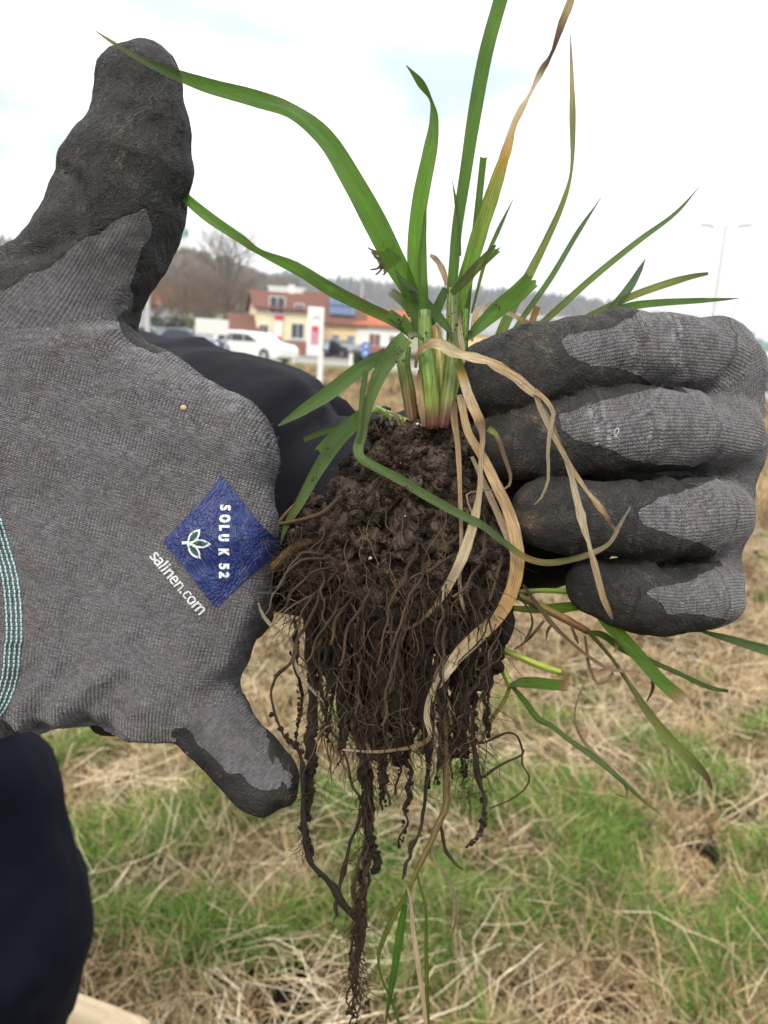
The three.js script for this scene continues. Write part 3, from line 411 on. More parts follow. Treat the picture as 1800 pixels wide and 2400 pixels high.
{
  const along = Math.atan2(-RDIR.d.z, RDIR.d.x), white = far(598, 44.5);
  car('white_estate_car', 'white estate car on the road in front of the houses', white, along - 0.02, [0.8, 0.8, 0.79], true);
  car('dark_blue_car', 'dark blue car on the road behind the white estate car', far(455, 46), along, [0.02, 0.032, 0.085], false);
  car('grey_green_car', 'dark green car nearest the thumb at the left', far(372, 52), along, [0.05, 0.075, 0.075], false);
  car('black_hatchback', 'dark blue car facing the field with bright headlights', far(748, 71), facing(far(748, 71)) - Math.PI / 2, [0.03, 0.04, 0.07], false);
  car('charcoal_car', 'charcoal car parked left of the blue road sign', far(806, 71), facing(far(806, 71)) - Math.PI / 2 + 0.5, [0.03, 0.03, 0.035], false);
  car('black_car', 'black car at the right edge in front of the white hall', far(1782, 52), along + 1.4, [0.015, 0.015, 0.018], true);
}
// --- posts, lamps and signs
function lamp(label, px, yTop, dist, heads, hide) {
  const p = far(px, dist), H = heightAt(px, yTop, dist), o = thing('street_lamp', label, 'street lamp', [p.x, 0, p.z], facing(p)), g = new THREE.CylinderGeometry(H * 0.006 + 0.02, H * 0.011 + 0.03, H, 10); g.translate(0, H / 2, 0); part('pole', g, M_.pale, o);
  for (const s of heads) { const a = new THREE.CylinderGeometry(0.035, 0.035, 1.0, 6); a.rotateZ(Math.PI / 2 - s * 0.12); a.scale(0.7, 1, 1); a.translate(s * 0.35, H - 0.02, 0); part('arm', a, M_.pale, o); const l = new RoundedBoxGeometry(0.72, 0.13, 0.3, 2, 0.05); l.rotateZ(s * 0.1); l.translate(s * 0.95, H + 0.1, 0); part('lamp_head', l, M_.pale, o); }
}
lamp('two-armed street lamp standing tall behind the fist at the right', 1654, 532, 47, [-1, 1]); lamp('smaller street lamp right of the two-armed one', 1700, 706, 95, [1]); lamp('thin street lamp above the orange roof', 842, 642, 88, [1]);
lamp('grey street lamp standing close to the raised thumb', 346, 420, 31, [-1]);
{
  const sign = (name, label, px, dist, f) => { const p = far(px, dist), o = thing(name, label, 'sign', [p.x, 0, p.z], facing(p)); f(o, dist); return o; };
  sign('price_sign', 'tall white sign with a red panel in front of the long yellow house', 738, 66, (o, D) => {
    const w = 37 * D / F, top = heightAt(738, 720, D); part('board', (() => { const g = new RoundedBoxGeometry(w, top - 0.1, 0.3, 3, 0.1); g.translate(0, (top - 0.1) / 2 + 0.1, 0); return g; })(), M_.white, o);
    part('plinth', box(w + 0.1, 0.1, 0.45), M_.grey, o); part('red_panel', box(w * 0.42, heightAt(738, 764, D) - heightAt(738, 808, D), 0.02, -0.02, heightAt(738, 808, D), 0.165), M_.red, o);
    const em = []; for (const [x, a] of [[-0.16, 0], [0.16, 0]]) { const g = new THREE.TorusGeometry(0.15, 0.035, 6, 16, 4.4); g.rotateZ(x < 0 ? 3.3 : 4.6); g.translate(x, top * 0.8, 0.18); em.push(g); } part('emblem', em, M_.grey, o);
    const dig = []; for (let k = 0; k < 3; k++) { for (const y of [0, 0.13, 0.26]) dig.push(box(0.26, 0.05, 0.02, -0.02, heightAt(738, 808, D) + k * 0.36 + y, 0.185)); dig.push(box(0.05, 0.3, 0.02, k % 2 ? 0.1 : -0.12, heightAt(738, 808, D) + k * 0.36, 0.187)); } part('numerals', dig, std([0.55, 0.62, 0.85], 0.5), o);
  });
  sign('white_board', 'blank white board on a grey post left of the white estate car', 497, 40, (o, D) => { const w = 72 * D / F, yt = heightAt(497, 748, D), yb = heightAt(497, 784, D); part('board', (() => { const g = new RoundedBoxGeometry(w, yt - yb, 0.06, 2, 0.02); g.translate(0, (yt + yb) / 2, 0); return g; })(), M_.white, o); for (const x of [-w / 2 + 0.12, w / 2 - 0.12]) { const g = new THREE.CylinderGeometry(0.07, 0.07, yb + 0.05, 8); g.translate(x, yb / 2, -0.02); part('post', g, M_.steel, o); } });
  sign('blue_road_sign', 'round blue road signs on a post beside the clipped hedge', 857, 42, (o, D) => { for (const [py, r] of [[812, 0.24], [828, 0.22]]) { const y = heightAt(857, py, D), g = new THREE.CylinderGeometry(r, r, 0.04, 24); g.rotateX(Math.PI / 2); g.translate(0, y, 0.05); const d = part('disc', g, M_.blue, o); const a = new THREE.Shape([[-0.03, -0.12], [0.03, -0.12], [0.03, 0.02], [0.1, 0.02], [0, 0.14], [-0.1, 0.02], [-0.03, 0.02]].map(([x, v]) => new THREE.Vector2(x, v))), e = new THREE.ExtrudeGeometry(a, { depth: 0.01, bevelEnabled: false }); e.rotateZ(-0.8); e.translate(0, y, 0.071); part('arrow', e, M_.frame, d); } const h = heightAt(857, 800, D), g = new THREE.CylinderGeometry(0.035, 0.035, h, 8); g.translate(0, h / 2, 0); part('post', g, M_.steel, o); });
  const marker = (label, px, yb, yt, w) => { const d = dirOf(px, yb), D = -EYE / d.y * Math.hypot(d.x, d.z), p = far(px, D), h = heightAt(px, yt, D), o = thing('marker_post', label, 'post', [p.x, 0, p.z], facing(p)); const g = new RoundedBoxGeometry(w, h - 0.06, w * 0.8, 2, 0.02); g.translate(0, (h - 0.06) / 2, 0); part('post', g, M_.white, o); part('cap', box(w * 1.06, 0.06, w * 0.86, 0, h - 0.06, 0), M_.frame, o); };
  marker('white marker post standing in the field before the headlights', 753, 908, 826, 0.15); marker('short white post at the front of the white estate car', 688, 852, 822, 0.22); marker('short white post right of the charcoal car', 824, 858, 828, 0.2);
}
// --- the peeled pole lying by the trousers
{
  const pd = dirOf(276, 2470), p = V(0, EYE, 0).addScaledVector(pd, (EYE - 0.058) / -pd.y), o = thing('wooden_pole', 'end of a thick pale peeled wooden pole beside the dark trousers', 'pole', [p.x, 0.0, p.z], 0);
  const grain = tex(512, 512, (u, v) => { const a = tile(u, v * 0.2, 12, 91, 3), b = tile(u, v, 40, 93, 2); return [0.77 + 0.07 * a + 0.03 * b, 0.68 + 0.07 * a + 0.03 * b, 0.55 + 0.07 * a + 0.03 * b]; }, true, 1, 1);
  const R = 0.058, g = new THREE.LatheGeometry([[0.0, -0.9], [R, -0.9], [R, -0.028], [R * 0.975, -0.026], [R * 0.985, -0.022], [R * 0.97, 0.022], [R * 0.86, 0.038], [0, 0.042]].map(([a, b]) => new THREE.Vector2(a, b)), 36); g.rotateZ(-Math.PI / 2); g.rotateY(-0.3);
  g.translate(0, R, 0); part('pole', g, new THREE.MeshStandardMaterial({ map: grain, roughness: 0.75 }), o);
}
// ------------------------------------------------------------------ the person: jacket, trousers and two work gloves
const TK = 0.0272;                                  // one tile of knitting, 32 wales by 32 courses
function knitHeight(u, v) {
  const a = u * 32, i = Math.floor(a), fx = a - i - 0.5, b = v * 32 + Math.abs(fx) * 0.9 + 0.12 * n2(i * 3.1, v * 9), fy = b - Math.floor(b) - 0.5;
  const leg = 1 - Math.pow(Math.abs(Math.abs(fx) - 0.23) * 4, 2), st = 1 - Math.pow(Math.abs(fy) * 2, 3);
  return clamp(Math.max(0, leg) * 0.75 * (0.45 + 0.55 * st) + 0.25 * st);
}
const relief = (u, v) => { const a = u / TK, b = v / TK; return knitHeight(a - Math.floor(a), b - Math.floor(b)); };
const knitBump = tex(1024, 1024, (u, v) => 0.9 * knitHeight(u, v) + 0.1 * (0.5 + tile(u, v, 90, 2, 2)), false, 1 / TK, 1 / TK);
const cell = (i, j, s) => { const h = Math.sin((i * 127.1 + j * 311.7 + s * 74.7)) * 43758.5453; return h - Math.floor(h); };
const knitColor = tex(1024, 1024, (u, v) => {
  const a = u * 32, fx = a - Math.floor(a) - 0.5, i = Math.floor(a), j = Math.floor(v * 32 + Math.abs(fx) * 0.9) % 32;
  const k = 0.86 + 0.22 * cell(i, j, fx > 0 ? 1 : 2) + 0.10 * tile(u, v, 60, 5, 2) + 0.015 * tile(u, v, 4, 8, 2), w = 0.03 * tile(u, v, 5, 3, 2);
  return [0.468 * k + w * 0.2, 0.46 * k, 0.469 * k - w * 0.1];
}, true, 1 / TK, 1 / TK);
const TC = 0.03;
const coatGrain = new Float32Array(1024 * 1024); for (let j = 0; j < 1024; j++) for (let i = 0; i < 1024; i++) { const u = i / 1024, v = j / 1024; coatGrain[j * 1024 + i] = clamp(0.55 * (1 - Math.abs(tile(u, v, 62, 1, 2)) * 2.4) + 0.5 * tile(u, v, 95, 4, 2) + 0.2 + 0.5 * tile(u, v, 16, 6, 3)); }
const coatRelief = (u, v) => { let a = u / TC * 1024, b = v / TC * 1024; a -= Math.floor(a / 1024) * 1024; b -= Math.floor(b / 1024) * 1024; const i = Math.floor(a), j = Math.floor(b), x = a - i, y = b - j, I = (i + 1) & 1023, J = (j + 1) & 1023; return mix(mix(coatGrain[(j & 1023) * 1024 + (i & 1023)], coatGrain[(j & 1023) * 1024 + I], x), mix(coatGrain[J * 1024 + (i & 1023)], coatGrain[J * 1024 + I], x), y); };
const coatBump = tex(1024, 1024, (u, v, i, j) => coatGrain[j * 1024 + i], false, 1 / TC, 1 / TC);
const coatColor = tex(1024, 1024, (u, v, i, j) => {
  const m = tile(u, v, 7, 21, 3), sp = tile(u, v, 90, 25, 1) + 0.55 * tile(u, v, 40, 27, 2) + 0.6 * m, dust = smooth(0.30, 0.62, sp), k = 1 + 0.2 * tile(u, v, 60, 22, 3);
  return [mix(0.185 * k, 0.40, dust * 0.7), mix(0.181 * k, 0.37, dust * 0.7), mix(0.178 * k, 0.32, dust * 0.7)];
}, true, 1 / TC, 1 / TC);
const mud = { map: coatColor, bumpMap: coatBump, bumpScale: 0.0002, roughness: 0.62, specularIntensity: 0.55, vertexColors: true };
const knitMat = new THREE.MeshPhysicalMaterial({ vertexColors: true, map: knitColor, bumpMap: knitBump, bumpScale: 0.00035, roughness: 0.95, specularIntensity: 0.25, sheen: 0.12, sheenRoughness: 0.7, sheenColor: new THREE.Color(0.4, 0.4, 0.42) });
const coatMat = new THREE.MeshPhysicalMaterial(mud);
const person = thing('person', 'person in dark jacket, trousers and grey gloves holding uprooted grass with one thumb raised', 'person', W(60, 2360, 1.3).setY(0));

// --- the raised glove: back of the hand to the front, thumb up, little finger stretched down
const creaseAt = (x, y, pts, deep, wide) => { let m = 1e9; for (let i = 0; i + 1 < pts.length; i++) { const a = pts[i], b = pts[i + 1], ex = b[0] - a[0], ey = b[1] - a[1], t = clamp(((x - a[0]) * ex + (y - a[1]) * ey) / (ex * ex + ey * ey)); m = Math.min(m, Math.hypot(x - a[0] - t * ex, y - a[1] - t * ey)); } return deep * Math.exp(-(m * m) / (wide * wide)); };
function raisedGlove() {
  const g = new THREE.Group(); g.name = 'glove'; g.userData.label = 'grey knitted glove with thumb up and a blue diamond print'; person.add(g);
  const dH = 0.207, hand = flatPoly([[302, 765], [345, 808], [395, 832], [455, 872], [520, 909], [592, 944], [632, 984], [653, 1035], [656, 1090], [645, 1150], [641, 1200], [649, 1250], [655, 1285], [645, 1330], [620, 1410], [598, 1490], [575, 1555], [548, 1615], [515, 1655], [470, 1690], [430, 1716], [388, 1734], [340, 1734], [295, 1706], [235, 1698], [160, 1704], [105, 1709], [55, 1706], [20, 1722], [-20, 1732], [-120, 1700], [-330, 1600], [-330, 960], [-150, 800], [-20, 735], [60, 742], [180, 752]], dH);
  const thumb = joints([[325, 203, .204, 96], [326, 300, .205, 108], [308, 392, .206, 130], [288, 470, .208, 137], [250, 552, .210, 143], [200, 645, .212, 149], [138, 745, .214, 175], [70, 850, .216, 190]]);
  const knuckle = joints([[230, 400, .206, 60], [196, 386, .204, 44]]);
  const little = joints([[420, 1600, .206, 92], [497, 1684, .204, 82], [560, 1757, .202, 76], [622, 1832, .200, 73]]);
  const folded = [[[563, 1050, .212, 82], [572, 1085, .238, 76], [500, 1110, .258, 68], [420, 1120, .25, 62]], [[562, 1220, .212, 80], [568, 1250, .242, 74], [500, 1270, .262, 68], [420, 1280, .252, 62]], [[545, 1400, .212, 78], [560, 1430, .24, 74], [470, 1450, .258, 66], [400, 1450, .25, 60]], [[330, 1560, .235, 80], [262, 1655, .2215, 52], [335, 1690, .221, 50]]].map(joints);
  const tendons = [[[-50, 1150, .2055, 120], [560, 1050, .2005, 62]], [[-50, 1250, .205, 120], [580, 1230, .2005, 60]], [[-50, 1330, .206, 120], [540, 1430, .2025, 60]]].map(joints);
  const wrist = joints([[-180, 1290, .216, 330], [-520, 1300, .27, 300]]);
  const lobe = joints([[300, 1668, .2085, 62], [400, 1668, .2065, 66]]);
  const creases = [[[[150, 396], [200, 445], [222, 500], [240, 556]], .0016, .0016], [[[20, 600], [110, 585], [170, 560]], .0012, .002], [[[330, 480], [385, 440], [440, 420]], .0005, .002]].map(([p, a, b]) => [flatPoly(p, .196), a, b]);
  const dents = [[[[60, 1740], [105, 1640], [185, 1560]], .0022, .0028], [[[150, 1740], [205, 1660], [300, 1590]], .002, .0026], [[[0, 1700], [40, 1620], [90, 1560]], .0016, .0026], [[[225, 1730], [262, 1665], [330, 1610]], .0018, .0024], [[[440, 1730], [470, 1660], [530, 1590]], .0008, .003]].map(([p, a, b]) => [flatPoly(p, .195), a, b]);
  const f = (x, y, z, c) => {
    const p = [x, y, z];
    let th = chainDist([x, y, z], thumb); th = smin(th, segDist(p, knuckle[0], knuckle[1]), 0.003);
    if (Math.abs(th) < 0.005 && z > -0.209) for (const q of creases) th += creaseAt(x, y, q[0], q[1], q[2]);
    let h = slab(c.hand, z, -dH, 0.0165, 0.0165);
    for (const t of tendons) h = smin(h, segDist(p, t[0], t[1]), 0.010);
    h = smin(h, segDist(p, lobe[0], lobe[1]), 0.006);
    let d = smin(h, th, 0.0035);
    d = smin(d, chainDist(p, little), 0.0055);
    for (const k of folded) { const q = chainDist(p, k); d = smin(d, q, k === folded[3] ? 0.0012 : 0.006); }
    d = smin(d, segDist(p, wrist[0], wrist[1]), 0.012);
    if (Math.abs(d) < 0.004) {
      if (z > -0.206) for (const q of dents) d += creaseAt(x, y, q[0], q[1], q[2]);
      d += 0.0011 * n3(x * 42, y * 36, z * 42) + 0.0005 * n3(x * 85, y * 70, z * 85) + 0.0003 * n3(x * 190, y * 190, z * 190);
      const w = smooth(-0.032, -0.05, y); if (w > 0) d += w * 0.0005 * Math.sin((x * 0.8 + y * 0.35) * 620 + 2 * n3(x * 60, y * 60, 1));
    }
    return d;
  };
  const lo = cs(-330, 1930, .215), hi = cs(760, 90, .205);
  const m = nets(f, [lo.x, lo.y, -0.275], [hi.x, hi.y, -0.178], 0.00105, (x, y) => ({ hand: polyDist(x, y, hand) }));
  const ds = 0.195;
  const coatT = flatPoly([[-400, 690], [-30, 690], [12, 682], [46, 667], [71, 645], [114, 629], [152, 601], [177, 573], [228, 550], [253, 538], [291, 513], [337, 488], [345, 518], [327, 553], [309, 589], [296, 622], [284, 647], [268, 690], [246, 723], [262, 762], [300, 800], [335, 830], [520, 700], [520, 0], [-400, 0]], ds);
  const littleKnit = flatPoly([[360, 1600], [392, 1719], [430, 1713], [457, 1744], [511, 1784], [538, 1811], [565, 1811], [579, 1834], [624, 1852], [656, 1843], [660, 1820], [633, 1784], [610, 1735], [583, 1680], [547, 1626], [530, 1560], [400, 1500]], 0.193);
  const charts = [{ chain: thumb, r: 0.016, dist: (p) => chainDist(p, thumb) - 0.0015 }, { chain: little, r: 0.0085, dist: (p) => chainDist(p, little) }, { c: Math.cos(1.32), s: Math.sin(1.32), dist: (p) => slab(polyDist(p[0], p[1], hand), p[2], -dH, 0.0165, 0.0165) - 0.002 }];
  const isLittle = (p) => chainDist(p, little) < 0.0012 && p[1] < cs(0, 1640, .2).y && p[0] > cs(395, 0, .2).x;
  const [coat, knit] = cut(m, (x, y, z, a, b, c) => {
    const wob = 0.0004 * n3(x * 160, y * 160, z * 160) + 0.00012 * n3(x * 600, y * 600, z * 600), p = [x, y, z];
    let q = -polyDist(x, y, coatT) + wob; 
    if (z > -0.200 && y < cs(0, 735, .2).y) q = Math.min(q, polyDist(x, y, hand) + 0.0006);   // the fold of the hand lies over the thumb's root
    if (z < -dH - 0.009 - 0.016 * smooth(cs(500, 0, .2).x, cs(580, 0, .2).x, x)) q = Math.max(q, 0.001);
    if (isLittle(p)) { const k = polyDist(x, y, littleKnit) + wob; q = Math.max(q, z < -0.204 ? 0.002 : k); }
    q = Math.max(q, 0.0011 - chainDist(p, folded[3]) - 0.001);
    return q;
  });
  raise(coat, (v) => 0.00022 * smooth(0, 0.0007, v));
  tint(coat, (x, y, z) => { const p = cs(655, 1895, .195), a = Math.hypot(x - p.x, y - p.y) < 0.0045 ? 1 : 0; const q = cs(265, 345, .19); return [a * 0.9, 0.9 * smooth(0.010, 0.002, Math.hypot(x - q.x, y - q.y))]; });
  part('palm_coating', baked(stitch(chartUV(coat, charts), coatRelief, 0.0002, 4), person), coatMat, g).userData.label = 'black rubbery coating on thumb and little finger';
  part('knit_back', baked(stitch(soil(chartUV(knit, charts)), relief, 0.00043, 5), person), knitMat, g);
  // the printed diamond and the web address below it
  const surface = { pos: knit.pos, nor: knit.nor, idx: knit.val.map((_, i) => i) }, dp = 0.1925;
  const D = flatPoly([[519, 1113], [560, 1166], [600, 1222], [650, 1283], [610, 1325], [560, 1372], [507, 1426], [470, 1372], [430, 1318], [389, 1268], [440, 1216], [478, 1174], [499, 1146]], dp);
  const print = raise(cut(surface, (x, y, z, a, b, c) => z < -dH ? -1 : -polyDist(x, y, D) + 0.00006 * n3(x * 2500, y * 2500, 3))[0], () => 0.00034);
  const flatUV = (o, x0, y0, x1, y1) => { const A = cs(x0, y0, dp), B = cs(x1, y1, dp); o.uv = new Float32Array(o.pos.length / 3 * 2); for (let i = 0; i < o.uv.length / 2; i++) { o.uv[2 * i] = (o.pos[3 * i] - A.x) / (B.x - A.x); o.uv[2 * i + 1] = (o.pos[3 * i + 1] - B.y) / (A.y - B.y); } return o; };
  const S = 4, cv = document.createElement('canvas'); cv.width = 280 * S; cv.height = 330 * S; const x = cv.getContext('2d');
  x.scale(S, S); x.translate(-380, -1105); x.fillStyle = '#1a2a60'; x.fillRect(380, 1105, 280, 330);
  const r = mulberry(77);
  for (let k = 0; k < 500; k++) { x.fillStyle = r() < 0.5 ? 'rgba(52,70,135,.35)' : 'rgba(22,32,84,.3)'; x.beginPath(); x.ellipse(380 + 280 * r(), 1105 + 330 * r(), 1 + 6 * r(), 1 + 3 * r(), 1.9, 0, 7); x.fill(); }
  x.save(); x.translate(521, 1272); x.rotate(Math.PI / 2 + 0.02); x.scale(1.0, 1.12); x.fillStyle = '#e4e6e4'; x.font = 'bold 26px sans-serif'; x.textAlign = 'left';
  let tx = -89; for (const [ch, adv] of [['S', 22], ['O', 24], ['L', 21], ['U', 33], ['K', 36], ['5', 20], ['2', 20]]) { x.fillText(ch, tx, 2); x.lineWidth = 2; x.strokeStyle = '#e4e6e4'; x.strokeText(ch, tx, 2); tx += adv; }
  x.restore();
  const leaf = (ax, ay, bx, by, w) => { const mx = (ax + bx) / 2, my = (ay + by) / 2, L = Math.hypot(bx - ax, by - ay), nx = -(by - ay) / L * w, ny = (bx - ax) / L * w; x.beginPath(); x.moveTo(ax, ay); x.quadraticCurveTo(mx + nx, my + ny, bx, by); x.quadraticCurveTo(mx - nx, my - ny, ax, ay); x.fillStyle = '#1f5a52'; x.fill(); x.lineWidth = 4.2; x.strokeStyle = '#e2e4e0'; x.stroke(); };
  leaf(449, 1271, 475, 1242, 17); leaf(449, 1274, 473, 1306, 17); leaf(455, 1272, 498, 1274, 17);
  x.fillStyle = '#e2e4e0'; x.fillRect(434, 1267.5, 18, 7);
  for (let k = 0; k < 260; k++) { // worn cracks in the print
    let a = 385 + 270 * r(), b = 1110 + 320 * r(); x.strokeStyle = r() < 0.55 ? 'rgba(90,88,96,.85)' : 'rgba(20,24,52,.8)'; x.lineWidth = 0.6 + 0.8 * r(); x.beginPath(); x.moveTo(a, b);
    for (let q = 0; q < 3 + 4 * r(); q++) { a += (r() - 0.3) * 5; b += 2 + 5 * r(); x.lineTo(a, b); } x.stroke();
  }
  const ct = new THREE.CanvasTexture(cv); ct.colorSpace = THREE.SRGBColorSpace;
  const printBump = tex(512, 512, (u, v) => 0.5 + 0.6 * tile(u, v, 34, 31, 3) - 0.5 * Math.pow(1 - Math.min(1, Math.abs(tile(u, v, 16, 35, 2)) * 5), 3), false);
  part('printed_diamond', baked(soup(flatUV(print, 380, 1105, 660, 1435)), person), new THREE.MeshStandardMaterial({ map: ct, bumpMap: printBump, bumpScale: 0.0003, roughness: 0.5 }), g).userData.label = 'blue diamond print with white letters and a three-leaf emblem';
  const band = flatPoly([[372, 1262], [508, 1440], [480, 1480], [340, 1300]], dp);
  const lettering = raise(cut(surface, (x, y, z) => z < -dH ? -1 : -polyDist(x, y, band))[0], () => 0.0003);
  const c2 = document.createElement('canvas'); c2.width = 200 * S; c2.height = 240 * S; const y2 = c2.getContext('2d'); y2.fillStyle = '#000'; y2.fillRect(0, 0, 2000, 2000); y2.scale(S, S); y2.translate(-325, -1255);
  y2.save(); y2.translate(370, 1300); y2.rotate(0.90); y2.fillStyle = '#fff'; y2.font = '36px sans-serif'; let ax = -6; for (const ch of 'salinen.com') { y2.strokeStyle = '#fff'; y2.lineWidth = 1.3; y2.fillText(ch, ax, 10); y2.strokeText(ch, ax, 10); ax += y2.measureText(ch).width * 0.91; } y2.restore();
  y2.strokeStyle = '#000'; for (let k = 0; k < 90; k++) { y2.lineWidth = 0.7 + 0.5 * r(); y2.beginPath(); const q = 1250 + 5.2 * k; y2.moveTo(325, q); y2.lineTo(530, q - 120); y2.stroke(); }
  const at = new THREE.CanvasTexture(c2);
  part('printed_lettering', baked(soup(flatUV(lettering, 325, 1255, 525, 1495)), person), new THREE.MeshStandardMaterial({ color: 0xd9dad8, alphaMap: at, alphaTest: 0.5, roughness: 0.6 }), g).userData.label = 'white printed web address below the diamond';
  // pale blue stitching at the cuff
  const onSkin = (px, py) => { let d = 0.17; for (let k = 0; k < 60; k++) { const q = cs(px, py, d), e = f(q.x, q.y, q.z, { hand: polyDist(q.x, q.y, hand) }); if (e < 0.0002) break; d += Math.max(e * 0.8, 0.0001); } return cs(px, py, d - 0.0002); };
  const arc = new THREE.CatmullRomCurve3([[-2, 1206], [22, 1286], [38, 1342], [47, 1403], [50, 1499], [47, 1513], [41, 1580], [23, 1640], [3, 1674], [-25, 1700]].map(([a, b]) => V(a, b, 0)));
  const dashes = [];
  for (const off of [0, -11, -23, -34]) for (let k = 0; k < 54; k++) { const a = arc.getPointAt(k / 54), b = arc.getPointAt((k + 0.68) / 54); const A = onSkin(a.x + off + 0.6 * Math.sin(k * 2.1), a.y), B = onSkin(b.x + off + 0.6 * Math.sin(k * 2.1), b.y), M = A.clone().lerp(B, 0.5); M.z += 0.00018; dashes.push(new THREE.TubeGeometry(new THREE.QuadraticBezierCurve3(A, M, B), 3, 0.00024, 5)); }
  part('cuff_stitching', baked(mergeGeometries(dashes.map((q) => q.toNonIndexed())), person), std(0x9fc4c6, 0.8), g).userData.label = 'rows of pale blue stitching at the cuff';
  // loose fibres along the edges of the knitting
  fuzz(knit, 420, 5, g); 
  const crumb = new THREE.IcosahedronGeometry(0.00085, 1); crumb.scale(1, 0.85, 0.6); const cp = onSkin(430, 956); crumb.translate(cp.x, cp.y, cp.z); part('straw_crumb', baked(crumb, person), std(0xb59d78, 0.9), g);
}
// vertex colours of mud on the coating, and fuzz on the knitting
function tint(o, f) { o.col = new Float32Array(o.pos.length); for (let i = 0; i < o.pos.length / 3; i++) { const x = o.pos[3 * i], y = o.pos[3 * i + 1], z = o.pos[3 * i + 2], [a, b] = f(x, y, z); const m = clamp(0.5 + 1.2 * fbm(x * 130, y * 130, z * 130, 3)), k = Math.max(a * smooth(0.25, 0.75, m), 0), e = b * smooth(0.3, 0.9, m); o.col[3 * i] = 1 + 1.9 * k + 0.5 * e; o.col[3 * i + 1] = 1 + 1.25 * k + 0.42 * e; o.col[3 * i + 2] = 1 + 0.75 * k + 0.25 * e; } return o; }
// smears of earth and darker wear in the knitting
function soil(o) { o.col = new Float32Array(o.pos.length); for (let i = 0; i < o.pos.length / 3; i++) { const x = o.pos[3 * i], y = o.pos[3 * i + 1], z = o.pos[3 * i + 2], a = smooth(0.08, 0.5, fbm(x * 55 + 3, y * 55, z * 55, 4)), b = smooth(0.3, 0.55, fbm(x * 210, y * 210, z * 210 + 7, 3)), k = 1 + 0.1 * fbm(x * 120, y * 120, z * 120 + 2, 3); o.col[3 * i] = k * (1 - 0.07 * a) * (1 + 0.08 * b); o.col[3 * i + 1] = k * (1 - 0.11 * a) * (1 + 0.04 * b); o.col[3 * i + 2] = k * (1 - 0.15 * a); } return o; }
function fuzz(o, n, seed, parent) {
  const r = mulberry(seed), list = [], c = V();
  for (let tries = 0; list.length < n && tries < n * 60; tries++) {
    const i = Math.floor(r() * o.pos.length / 9) * 3, p = V(o.pos[3 * i], o.pos[3 * i + 1], o.pos[3 * i + 2]), N = V(o.nor[3 * i], o.nor[3 * i + 1], o.nor[3 * i + 2]);
    const view = p.clone().normalize().dot(N); if (view > 0.2 || (view < -0.55 && r() > 0.12)) continue;
    const t = V(r() - 0.5, r() - 0.5, r() - 0.5).addScaledVector(N, 0.35).normalize(), L = 0.0003 + 0.0007 * r();
    list.push(new THREE.TubeGeometry(new THREE.QuadraticBezierCurve3(p.clone().addScaledVector(N, -0.0002), p.clone().addScaledVector(N, L * 0.7), p.clone().addScaledVector(N, L * 0.55).addScaledVector(t, L)), 3, 0.000035, 3).toNonIndexed());
  }
  part('loose_fibres', baked(mergeGeometries(list), person), std(0x8b878a, 1), parent, 'stuff');
}
raisedGlove();

